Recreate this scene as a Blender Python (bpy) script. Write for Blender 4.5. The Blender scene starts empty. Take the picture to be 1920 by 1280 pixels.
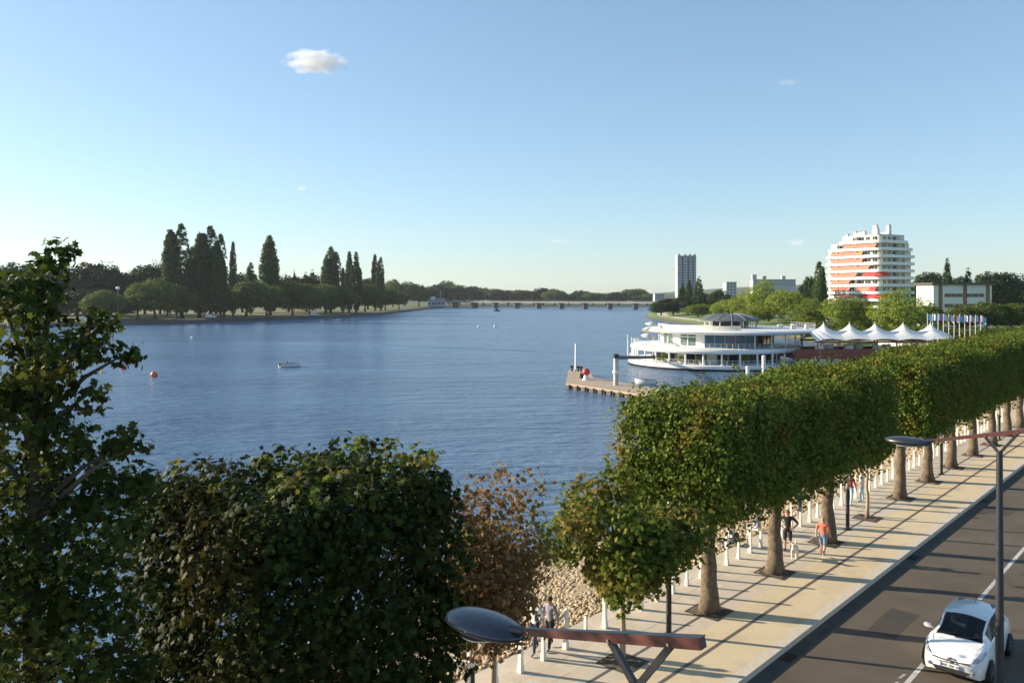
import bpy, bmesh, math, random
import numpy as np
from mathutils import Vector, Matrix

R = math.radians
scn = bpy.context.scene
col = scn.collection

# ------------------------------------------------------------------ camera, sky, sun, exposure
F, HOR, CX, CZ = 1500.0, 556.0, 960.0, 10.8        # focal length and horizon in pixels of a 1920 wide frame
cam_d = bpy.data.cameras.new('camera')
cam_d.sensor_width = 36.0
cam_d.lens = 36.0 * F / 1920.0
cam_d.shift_y = -(640.0 - HOR) / 1920.0
cam_d.clip_start = 0.2
cam_d.clip_end = 20000
cam = bpy.data.objects.new('camera', cam_d)
col.objects.link(cam)
cam.location = (0, 0, CZ)
cam.rotation_euler = (R(90), 0, 0)
scn.camera = cam

SUN_EL, SUN_AZ = 17.0, -74.0
world = bpy.data.worlds.new('World')
scn.world = world
world.use_nodes = True
wn = world.node_tree
wn.nodes.clear()
sky = wn.nodes.new('ShaderNodeTexSky')
sky.sky_type = 'NISHITA'
sky.sun_disc = False
sky.sun_elevation = R(SUN_EL)
sky.sun_rotation = R(SUN_AZ)
sky.altitude = 200
sky.air_density = 1.0
sky.dust_density = 0.5
sky.ozone_density = 3.0
bg = wn.nodes.new('ShaderNodeBackground')
bg.inputs[1].default_value = 0.115
wo = wn.nodes.new('ShaderNodeOutputWorld')
def sky_mul(src, rgb):
    n_ = wn.nodes.new('ShaderNodeMix')
    n_.data_type = 'RGBA'
    n_.blend_type = 'MULTIPLY'
    n_.inputs['Factor'].default_value = 1.0
    n_.inputs['B'].default_value = (*rgb, 1)
    wn.links.new(src, n_.inputs['A'])
    return n_.outputs['Result']
# soft tone response of the whole sky, as a phone camera gives it
gm = wn.nodes.new('ShaderNodeGamma')
gm.inputs['Gamma'].default_value = 0.68
wn.links.new(sky_mul(sky.outputs[0], (0.01, 0.01, 0.01)), gm.inputs['Color'])
wn.links.new(sky_mul(gm.outputs['Color'], (26.6, 29.6, 31.4)), bg.inputs[0])

wn.links.new(bg.outputs[0], wo.inputs[0])

sl = bpy.data.lights.new('sun', 'SUN')
sl.energy = 5.0
sl.angle = R(0.53)
sl.color = (1.0, 0.86, 0.66)
sun = bpy.data.objects.new('sun', sl)
col.objects.link(sun)
to_sun = Vector((math.sin(R(SUN_AZ)) * math.cos(R(SUN_EL)), math.cos(R(SUN_AZ)) * math.cos(R(SUN_EL)), math.sin(R(SUN_EL))))
sun.rotation_euler = to_sun.to_track_quat('Z', 'Y').to_euler()
sun.location = (-60, 20, 60)

scn.view_settings.view_transform = 'Standard'
scn.view_settings.look = 'None'
scn.view_settings.exposure = 1.05
scn.view_settings.gamma = 1.0
scn.view_settings.use_curve_mapping = False
scn.cycles.max_bounces = 6
scn.cycles.diffuse_bounces = 3
scn.cycles.glossy_bounces = 3
scn.cycles.transmission_bounces = 4
scn.cycles.transparent_max_bounces = 6
scn.cycles.volume_bounces = 12
scn.cycles.caustics_reflective = False
scn.cycles.caustics_refractive = False

# ------------------------------------------------------------------ place helpers
def X_at(px, Y):
    return (px - CX) / F * Y
def z_at(py, Y):
    return CZ - (py - HOR) / F * Y
def ground_at(px, py, z=0.0):
    Y = F * (CZ - z) / (py - HOR)
    return Vector((X_at(px, Y), Y, z))

A0 = Vector((6.78, 27.5, 0))
DV = Vector((0.674, 0.738, 0)).normalized()
NV = Vector((-DV.y, DV.x, 0))
PROM = math.atan2(DV.y, DV.x)
def P(u, v, z=0.0):
    p = A0 + DV * u + NV * v
    return Vector((p.x, p.y, z))

ORD = ('first second third fourth fifth sixth seventh eighth ninth tenth eleventh twelfth thirteenth fourteenth fifteenth sixteenth '
       'seventeenth eighteenth nineteenth twentieth').split()
TENS = {20: 'twenty', 30: 'thirty', 40: 'forty', 50: 'fifty', 60: 'sixty', 70: 'seventy'}
TENTH = {30: 'thirtieth', 40: 'fortieth', 50: 'fiftieth', 60: 'sixtieth', 70: 'seventieth'}
def ordinal(i):
    if i <= 20:
        return ORD[i - 1]
    if i % 10 == 0:
        return TENTH[i]
    return TENS[i // 10 * 10] + '-' + ORD[i % 10 - 1]

# ------------------------------------------------------------------ materials
MATS = {}
def nmat(name):
    m = bpy.data.materials.new(name)
    m.use_nodes = True
    nt = m.node_tree
    b = nt.nodes['Principled BSDF']
    MATS[name] = m
    return m, nt, b

def mat(name, c, rough=0.6, metal=0.0, var=0.12, scale=6.0, bump=0.0, bscale=40.0, c2=None, spec=0.5, detail=4.0, coat=0.0, stain=0.0, sscale=0.5):
    """plain surface with noise-driven colour variation and fine relief"""
    m, nt, b = nmat(name)
    tc = nt.nodes.new('ShaderNodeTexCoord')
    nz = nt.nodes.new('ShaderNodeTexNoise')
    nz.inputs['Scale'].default_value = scale
    nz.inputs['Detail'].default_value = detail
    nt.links.new(tc.outputs['Object'], nz.inputs['Vector'])
    rp = nt.nodes.new('ShaderNodeValToRGB')
    rp.color_ramp.elements[0].position = 0.32
    rp.color_ramp.elements[1].position = 0.68
    if c2 is None:
        lo = [max(0, x * (1 - var)) for x in c]
        hi = [min(1, x * (1 + var)) for x in c]
    else:
        lo, hi = c, c2
    rp.color_ramp.elements[0].color = (*lo, 1)
    rp.color_ramp.elements[1].color = (*hi, 1)
    nt.links.new(nz.outputs['Fac'], rp.inputs['Fac'])
    out = rp.outputs['Color']
    if stain > 0:
        sn = nt.nodes.new('ShaderNodeTexNoise')
        sn.inputs['Scale'].default_value = sscale
        sn.inputs['Detail'].default_value = 9
        sn.inputs['Roughness'].default_value = 0.68
        nt.links.new(tc.outputs['Object'], sn.inputs['Vector'])
        sr = nt.nodes.new('ShaderNodeMapRange')
        sr.inputs['From Min'].default_value = 0.5
        sr.inputs['From Max'].default_value = 0.72
        sr.inputs['To Max'].default_value = stain
        nt.links.new(sn.outputs['Fac'], sr.inputs['Value'])
        sm_ = nt.nodes.new('ShaderNodeMix')
        sm_.data_type = 'RGBA'
        sm_.blend_type = 'MULTIPLY'
        sm_.inputs['B'].default_value = (0.45, 0.42, 0.38, 1)
        nt.links.new(sr.outputs['Result'], sm_.inputs['Factor'])
        nt.links.new(out, sm_.inputs['A'])
        out = sm_.outputs['Result']
    nt.links.new(out, b.inputs['Base Color'])
    b.inputs['Roughness'].default_value = rough
    b.inputs['Metallic'].default_value = metal
    b.inputs['Specular IOR Level'].default_value = spec
    b.inputs['Coat Weight'].default_value = coat
    if bump > 0:
        n2 = nt.nodes.new('ShaderNodeTexNoise')
        n2.inputs['Scale'].default_value = bscale
        n2.inputs['Detail'].default_value = 5
        nt.links.new(tc.outputs['Object'], n2.inputs['Vector'])
        bp = nt.nodes.new('ShaderNodeBump')
        bp.inputs['Strength'].default_value = bump
        bp.inputs['Distance'].default_value = 0.02
        nt.links.new(n2.outputs['Fac'], bp.inputs['Height'])
        nt.links.new(bp.outputs['Normal'], b.inputs['Normal'])
    return m

def island_mat(name, cols, rough=0.7, spec=0.3, bump=0.0, bscale=30.0):
    """every loose piece takes its own colour from the ramp"""
    m, nt, b = nmat(name)
    g = nt.nodes.new('ShaderNodeNewGeometry')
    rp = nt.nodes.new('ShaderNodeValToRGB')
    el = rp.color_ramp.elements
    while len(el) < len(cols):
        el.new(0.5)
    for i, c in enumerate(cols):
        el[i].position = i / (len(cols) - 1)
        el[i].color = (*c, 1)
    nt.links.new(g.outputs['Random Per Island'], rp.inputs['Fac'])
    nt.links.new(rp.outputs['Color'], b.inputs['Base Color'])
    b.inputs['Roughness'].default_value = rough
    b.inputs['Specular IOR Level'].default_value = spec
    if bump > 0:
        tc = nt.nodes.new('ShaderNodeTexCoord')
        n2 = nt.nodes.new('ShaderNodeTexNoise')
        n2.inputs['Scale'].default_value = bscale
        nt.links.new(tc.outputs['Object'], n2.inputs['Vector'])
        bp = nt.nodes.new('ShaderNodeBump')
        bp.inputs['Strength'].default_value = bump
        bp.inputs['Distance'].default_value = 0.02
        nt.links.new(n2.outputs['Fac'], bp.inputs['Height'])
        nt.links.new(bp.outputs['Normal'], b.inputs['Normal'])
    return m

def leaf_mat(name, cols, patch=None, patch_amt=0.0, patch_scale=0.5, transl=0.35, obj_var=0.0, lo=0.52, hi=0.66):
    m, nt, b = nmat(name)
    g = nt.nodes.new('ShaderNodeNewGeometry')
    rp = nt.nodes.new('ShaderNodeValToRGB')
    el = rp.color_ramp.elements
    while len(el) < len(cols):
        el.new(0.5)
    for i, c in enumerate(cols):
        el[i].position = i / (len(cols) - 1)
        el[i].color = (*c, 1)
    nt.links.new(g.outputs['Random Per Island'], rp.inputs['Fac'])
    out = rp.outputs['Color']
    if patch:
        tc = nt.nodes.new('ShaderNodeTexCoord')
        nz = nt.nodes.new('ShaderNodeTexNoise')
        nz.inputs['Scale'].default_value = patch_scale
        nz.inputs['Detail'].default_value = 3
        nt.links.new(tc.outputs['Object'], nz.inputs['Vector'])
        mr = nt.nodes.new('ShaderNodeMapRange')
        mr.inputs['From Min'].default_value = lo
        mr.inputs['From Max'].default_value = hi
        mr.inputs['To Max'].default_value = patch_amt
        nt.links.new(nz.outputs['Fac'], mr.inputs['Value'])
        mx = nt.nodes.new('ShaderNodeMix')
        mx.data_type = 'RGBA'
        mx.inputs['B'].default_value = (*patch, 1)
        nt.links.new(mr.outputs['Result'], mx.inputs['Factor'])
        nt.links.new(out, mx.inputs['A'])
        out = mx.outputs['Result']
    if obj_var > 0:
        oi = nt.nodes.new('ShaderNodeObjectInfo')
        mr = nt.nodes.new('ShaderNodeMapRange')
        mr.inputs['To Min'].default_value = 1 - obj_var
        mr.inputs['To Max'].default_value = 1 + obj_var
        nt.links.new(oi.outputs['Random'], mr.inputs['Value'])
        hs = nt.nodes.new('ShaderNodeHueSaturation')
        nt.links.new(mr.outputs['Result'], hs.inputs['Value'])
        nt.links.new(out, hs.inputs['Color'])
        out = hs.outputs['Color']
    b.inputs['Roughness'].default_value = 0.6
    b.inputs['Specular IOR Level'].default_value = 0.12
    nt.links.new(out, b.inputs['Base Color'])
    tr = nt.nodes.new('ShaderNodeBsdfTranslucent')
    nt.links.new(out, tr.inputs['Color'])
    ms = nt.nodes.new('ShaderNodeMixShader')
    ms.inputs[0].default_value = transl
    nt.links.new(b.outputs[0], ms.inputs[1])
    nt.links.new(tr.outputs[0], ms.inputs[2])
    nt.links.new(ms.outputs[0], nt.nodes['Material Output'].inputs['Surface'])
    return m

def glass_mat(name, c, rough=0.05):
    m, nt, b = nmat(name)
    b.inputs['Base Color'].default_value = (*c, 1)
    b.inputs['Roughness'].default_value = rough
    b.inputs['Specular IOR Level'].default_value = 0.6
    tc = nt.nodes.new('ShaderNodeTexCoord')
    nz = nt.nodes.new('ShaderNodeTexNoise')
    nz.inputs['Scale'].default_value = 0.9
    nt.links.new(tc.outputs['Object'], nz.inputs['Vector'])
    bp = nt.nodes.new('ShaderNodeBump')
    bp.inputs['Strength'].default_value = 0.05
    nt.links.new(nz.outputs['Fac'], bp.inputs['Height'])
    nt.links.new(bp.outputs['Normal'], b.inputs['Normal'])
    return m

def water_mat():
    m, nt, b = nmat('lake_water')
    tc = nt.nodes.new('ShaderNodeTexCoord')
    def noise(scale, sx, sy, rot, detail, rough=0.5):
        mp = nt.nodes.new('ShaderNodeMapping')
        mp.inputs['Scale'].default_value = (sx, sy, 1)
        mp.inputs['Rotation'].default_value = (0, 0, rot)
        nt.links.new(tc.outputs['Object'], mp.inputs['Vector'])
        n = nt.nodes.new('ShaderNodeTexNoise')
        n.inputs['Scale'].default_value = scale
        n.inputs['Detail'].default_value = detail
        n.inputs['Roughness'].default_value = rough
        nt.links.new(mp.outputs['Vector'], n.inputs['Vector'])
        return n
    w1 = noise(0.55, 0.55, 1.7, R(12), 4, 0.6)
    w2 = noise(1.6, 0.6, 1.6, R(-14), 4, 0.65)
    w0 = noise(0.14, 0.5, 1.8, R(5), 3, 0.55)
    lanes = noise(0.012, 0.5, 2.6, R(8), 3)
    add = nt.nodes.new('ShaderNodeMath')
    add.operation = 'MULTIPLY_ADD'
    add.inputs[1].default_value = 0.35
    nt.links.new(w2.outputs['Fac'], add.inputs[0])
    ad0 = nt.nodes.new('ShaderNodeMath')
    ad0.operation = 'MULTIPLY_ADD'
    ad0.inputs[1].default_value = 1.6
    nt.links.new(w0.outputs['Fac'], ad0.inputs[0])
    nt.links.new(w1.outputs['Fac'], ad0.inputs[2])
    nt.links.new(ad0.outputs[0], add.inputs[2])
    lr = nt.nodes.new('ShaderNodeMapRange')
    lr.inputs['From Min'].default_value = 0.35
    lr.inputs['From Max'].default_value = 0.65
    lr.inputs['To Min'].default_value = 0.5
    lr.inputs['To Max'].default_value = 1.0
    nt.links.new(lanes.outputs['Fac'], lr.inputs['Value'])
    bp = nt.nodes.new('ShaderNodeBump')
    bp.inputs['Distance'].default_value = 1.15
    nt.links.new(lr.outputs['Result'], bp.inputs['Strength'])
    nt.links.new(add.outputs[0], bp.inputs['Height'])
    nt.links.new(bp.outputs['Normal'], b.inputs['Normal'])
    b.inputs['Base Color'].default_value = (0.10, 0.18, 0.295, 1)
    b.inputs['Roughness'].default_value = 0.2
    b.inputs['IOR'].default_value = 1.33
    return m

M_WATER = water_mat()
M_BED = mat('lake_bed_soil', (0.09, 0.08, 0.06), 0.9)
M_GRASS = mat('lawn_grass', (0.075, 0.09, 0.024), 0.9, c2=(0.19, 0.175, 0.05), scale=0.12, bump=0.5, bscale=3)
M_GRASS2 = mat('green_lawn', (0.09, 0.15, 0.03), 0.9, c2=(0.16, 0.22, 0.05), scale=0.2, bump=0.5, bscale=3)
M_RIPRAP = mat('shore_rock', (0.03, 0.03, 0.028), 0.9, c2=(0.10, 0.095, 0.085), scale=0.8, bump=0.8, bscale=2)
M_SAND = mat('sandy_path', (0.50, 0.43, 0.33), 0.9, var=0.1, scale=0.5)
M_ASPH = mat('asphalt', (0.095, 0.077, 0.055), 0.9, c2=(0.124, 0.101, 0.074), scale=0.35, bump=0.5, bscale=120, detail=8, stain=0.4, sscale=0.4)
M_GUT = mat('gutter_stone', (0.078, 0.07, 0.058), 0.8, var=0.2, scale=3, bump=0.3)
M_BEIGE = mat('beige_resin_paving', (0.60, 0.48, 0.31), 0.9, c2=(0.66, 0.535, 0.35), scale=0.7, bump=0.35, bscale=90, detail=8, stain=0.35, sscale=0.8)
M_GREYP = mat('grey_concrete_paving', (0.53, 0.445, 0.335), 0.9, c2=(0.61, 0.52, 0.40), scale=0.9, bump=0.3, bscale=60, detail=7, stain=0.4, sscale=0.9)
M_SLAB = [mat('stone_slab_%d' % i, c, 0.8, c2=tuple(x * 1.13 for x in c), scale=2.5, bump=0.3, bscale=50, detail=7)
          for i, c in enumerate([(0.56, 0.475, 0.36), (0.52, 0.44, 0.335), (0.585, 0.495, 0.375)])]
M_KERB = mat('granite_kerb', (0.54, 0.47, 0.37), 0.8, c2=(0.64, 0.56, 0.45), scale=6, bump=0.3, bscale=80)
M_STRIP = mat('dark_strip', (0.13, 0.105, 0.085), 0.6, var=0.2, scale=8)  # dark tone of the narrow lines along the promenade
M_SOIL = mat('pit_soil', (0.07, 0.05, 0.035), 0.95, c2=(0.13, 0.095, 0.065), scale=9, bump=1.0, bscale=30)
M_STEELEDGE = mat('pit_edge_steel', (0.10, 0.085, 0.075), 0.6, metal=0.4)
M_LINE = mat('road_paint', (0.35, 0.34, 0.32), 0.8, c2=(0.62, 0.61, 0.58), scale=5, detail=8)
M_POST = mat('painted_post', (0.72, 0.68, 0.60), 0.55, c2=(0.80, 0.77, 0.70), scale=5, bump=0.1)
M_BANK = mat('bank_soil', (0.22, 0.165, 0.10), 0.95, c2=(0.33, 0.255, 0.165), scale=1.4, bump=0.8, bscale=14)
M_STONE = island_mat('bank_stones', [(0.20, 0.145, 0.085), (0.36, 0.275, 0.17), (0.42, 0.33, 0.215), (0.28, 0.21, 0.13), (0.46, 0.37, 0.25), (0.33, 0.255, 0.16)], 0.85, bump=0.4, bscale=14)
M_BARK = mat('plane_bark', (0.085, 0.062, 0.042), 0.95, c2=(0.20, 0.15, 0.10), scale=5, bump=0.9, bscale=16)
M_BARKTHIN = mat('young_bark', (0.25, 0.19, 0.125), 0.85, c2=(0.38, 0.30, 0.20), scale=9, bump=0.5, bscale=30)
M_BARKDARK = mat('dark_bark', (0.06, 0.05, 0.04), 0.95, c2=(0.11, 0.095, 0.07), scale=2, bump=0.7, bscale=9)
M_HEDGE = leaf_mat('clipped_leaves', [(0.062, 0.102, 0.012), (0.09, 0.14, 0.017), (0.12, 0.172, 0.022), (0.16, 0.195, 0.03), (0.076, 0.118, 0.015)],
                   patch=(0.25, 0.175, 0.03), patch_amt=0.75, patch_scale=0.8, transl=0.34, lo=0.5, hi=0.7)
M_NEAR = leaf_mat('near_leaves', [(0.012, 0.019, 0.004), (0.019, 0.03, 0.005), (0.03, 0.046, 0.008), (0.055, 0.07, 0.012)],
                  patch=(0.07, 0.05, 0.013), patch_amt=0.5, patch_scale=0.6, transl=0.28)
M_LOOSE = leaf_mat('loose_tree_leaves', [(0.022, 0.036, 0.007), (0.036, 0.055, 0.01), (0.056, 0.08, 0.014), (0.095, 0.11, 0.02)],
                   patch=(0.12, 0.10, 0.02), patch_amt=0.5, patch_scale=0.6, transl=0.36)
M_BROWN = leaf_mat('autumn_leaves', [(0.16, 0.08, 0.035), (0.25, 0.14, 0.055), (0.32, 0.19, 0.08), (0.15, 0.11, 0.035), (0.20, 0.11, 0.05)],
                   patch=(0.13, 0.15, 0.035), patch_amt=0.8, patch_scale=0.45, transl=0.35, lo=0.52, hi=0.6)
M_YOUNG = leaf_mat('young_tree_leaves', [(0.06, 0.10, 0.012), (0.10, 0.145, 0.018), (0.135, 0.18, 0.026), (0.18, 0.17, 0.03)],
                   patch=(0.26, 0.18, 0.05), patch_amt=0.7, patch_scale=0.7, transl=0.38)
M_POPLAR = leaf_mat('poplar_leaves', [(0.045, 0.08, 0.022), (0.07, 0.112, 0.03), (0.10, 0.15, 0.038)], transl=0.3, obj_var=0.15)
M_FARLEAF = leaf_mat('bank_tree_leaves', [(0.07, 0.10, 0.02), (0.10, 0.135, 0.026), (0.14, 0.175, 0.034), (0.115, 0.145, 0.03)], transl=0.35, obj_var=0.25)
M_DARKLEAF = leaf_mat('dark_tree_leaves', [(0.022, 0.042, 0.014), (0.035, 0.06, 0.02), (0.05, 0.08, 0.026)], transl=0.15, obj_var=0.2)
M_LIGHTLEAF = leaf_mat('bright_tree_leaves', [(0.17, 0.23, 0.03), (0.23, 0.29, 0.04), (0.28, 0.34, 0.055), (0.20, 0.25, 0.04)], transl=0.45, obj_var=0.2)
M_WHITE = mat('white_paint', (0.78, 0.77, 0.74), 0.45, var=0.04, scale=1.5)
M_CREAM = mat('cream_render', (0.72, 0.66, 0.55), 0.7, var=0.06, scale=0.6)
M_OFFW = mat('offwhite_wall', (0.66, 0.65, 0.62), 0.7, var=0.05, scale=0.4)
M_GREY = mat('grey_paint', (0.30, 0.31, 0.33), 0.5, var=0.08)
M_DGREY = mat('dark_grey_metal', (0.055, 0.058, 0.065), 0.4, metal=0.6, var=0.15, scale=12)
M_BLACK = mat('black_metal', (0.018, 0.018, 0.02), 0.4, metal=0.3, var=0.2)
M_STEEL = mat('brushed_steel', (0.55, 0.55, 0.55), 0.3, metal=0.95, var=0.08, scale=14)
M_HEADM = mat('lamp_head_metal', (0.075, 0.08, 0.09), 0.34, metal=0.7, var=0.12, scale=10, coat=0.15)
M_ARM = mat('rust_red_paint', (0.105, 0.034, 0.027), 0.42, var=0.15, scale=7, bump=0.08)
M_REDB = mat('red_brown_beam', (0.22, 0.055, 0.035), 0.6, var=0.12, scale=0.8)
M_DOME = mat('dome_slate', (0.10, 0.11, 0.115), 0.55, var=0.15, scale=1.2)
M_TENT = mat('tensile_fabric', (0.82, 0.79, 0.73), 0.7, var=0.03, scale=0.6)
M_GLB = glass_mat('blue_glass', (0.035, 0.09, 0.15))
M_GLD = glass_mat('dark_glass', (0.018, 0.022, 0.026))
M_GLG = glass_mat('green_glass', (0.10, 0.17, 0.15))
M_AWR = mat('red_awning', (0.62, 0.07, 0.06), 0.8, var=0.08, scale=0.7)
M_AWP = mat('salmon_awning', (0.66, 0.235, 0.16), 0.8, var=0.1, scale=0.7)
M_AWY = mat('ochre_awning', (0.42, 0.29, 0.10), 0.8, var=0.1, scale=0.7)
M_TOWER = mat('tower_panel', (0.36, 0.38, 0.43), 0.6, var=0.08, scale=0.15)
M_TOWERD = mat('tower_recess', (0.15, 0.165, 0.20), 0.5, var=0.12, scale=0.15)
M_BRIDGE = mat('bridge_concrete', (0.13, 0.128, 0.12), 0.8, var=0.15, scale=0.2)
M_DECK = mat('bridge_deck', (0.36, 0.34, 0.31), 0.8, var=0.1, scale=0.2)
M_BROWNW = mat('brown_wood', (0.22, 0.115, 0.065), 0.7, var=0.2, scale=1)
M_CONC = mat('jetty_concrete', (0.33, 0.25, 0.175), 0.9, c2=(0.45, 0.35, 0.25), scale=0.9, bump=0.5, bscale=9)
M_CONCD = mat('wet_concrete', (0.06, 0.05, 0.04), 0.7, c2=(0.13, 0.105, 0.08), scale=1.2, bump=0.5)
M_PILE = mat('grey_pile', (0.38, 0.39, 0.39), 0.6, c2=(0.5, 0.5, 0.49), scale=2)
M_NAVY = mat('navy_beam', (0.03, 0.045, 0.075), 0.5, var=0.2)
M_BUOY = mat('orange_buoy', (0.75, 0.10, 0.06), 0.4, var=0.08)
M_REDBALL = mat('red_ball', (0.48, 0.05, 0.05), 0.4, var=0.1)
M_RUB = mat('rubber', (0.018, 0.018, 0.018), 0.8, var=0.2)
M_CAR = mat('car_paint', (0.80, 0.80, 0.79), 0.25, var=0.01, coat=0.6)
M_CARDK = mat('car_black_plastic', (0.022, 0.022, 0.024), 0.55, var=0.1)
M_CARGL = glass_mat('car_glass', (0.012, 0.015, 0.022), 0.03)
def clear_glass(name, tint):
    m, nt, b = nmat(name)
    tr = nt.nodes.new('ShaderNodeBsdfTransparent')
    tr.inputs['Color'].default_value = (*tint, 1)
    gl = nt.nodes.new('ShaderNodeBsdfGlossy')
    gl.inputs['Roughness'].default_value = 0.03
    fr = nt.nodes.new('ShaderNodeFresnel')
    fr.inputs['IOR'].default_value = 1.5
    ms = nt.nodes.new('ShaderNodeMixShader')
    nt.links.new(fr.outputs[0], ms.inputs[0])
    nt.links.new(tr.outputs[0], ms.inputs[1])
    nt.links.new(gl.outputs[0], ms.inputs[2])
    nt.links.new(ms.outputs[0], nt.nodes['Material Output'].inputs['Surface'])
    return m
M_CARCLEAR = clear_glass('car_window_glass', (0.42, 0.46, 0.46))
M_CHROME = mat('chrome', (0.75, 0.75, 0.76), 0.12, metal=1.0, var=0.02)
M_LENS = mat('headlight_lens', (0.42, 0.43, 0.45), 0.12, metal=0.5, var=0.3, scale=14)
M_PLATE = mat('number_plate', (0.76, 0.76, 0.72), 0.5, var=0.02)
M_PLATEB = mat('plate_blue', (0.04, 0.08, 0.35), 0.5)
M_AMBER = mat('amber_lens', (0.6, 0.25, 0.03), 0.3)
M_CREAMSEAT = mat('seat_fabric', (0.2, 0.2, 0.21), 0.9)
M_SKIN = mat('skin', (0.52, 0.30, 0.21), 0.6, var=0.06)
M_HAIRD = mat('dark_hair', (0.035, 0.024, 0.018), 0.6)
M_HAIRB = mat('auburn_hair', (0.24, 0.10, 0.045), 0.6)
M_HAIRG = mat('blond_hair', (0.42, 0.29, 0.14), 0.6)
CLOTH = {n: mat('cloth_' + n, c, 0.9, var=0.12, scale=9, bump=0.3, bscale=25) for n, c in dict(
    white=(0.70, 0.68, 0.65), black=(0.02, 0.02, 0.023), coral=(0.72, 0.19, 0.12), denim=(0.16, 0.23, 0.32), lilac=(0.27, 0.25, 0.31),
    navy=(0.03, 0.04, 0.08), green=(0.03, 0.09, 0.07), khaki=(0.34, 0.28, 0.19), maroon=(0.30, 0.035, 0.045), grey=(0.25, 0.25, 0.26),
    sky=(0.40, 0.52, 0.60)).items()}
M_DOG = mat('white_fur', (0.72, 0.68, 0.60), 0.95, var=0.1, scale=14, bump=0.8, bscale=40)
M_FLAG = {n: mat('flag_' + n, c, 0.8, var=0.05) for n, c in dict(blue=(0.12, 0.25, 0.58), white=(0.75, 0.76, 0.78), red=(0.55, 0.07, 0.08), sky=(0.25, 0.45, 0.72), yellow=(0.7, 0.52, 0.08)).items()}
M_GLOBE = mat('opal_globe', (0.82, 0.82, 0.78), 0.3, var=0.02)
M_HILL = mat('wooded_hill', (0.035, 0.055, 0.03), 0.95, c2=(0.065, 0.09, 0.045), scale=0.03)

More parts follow.
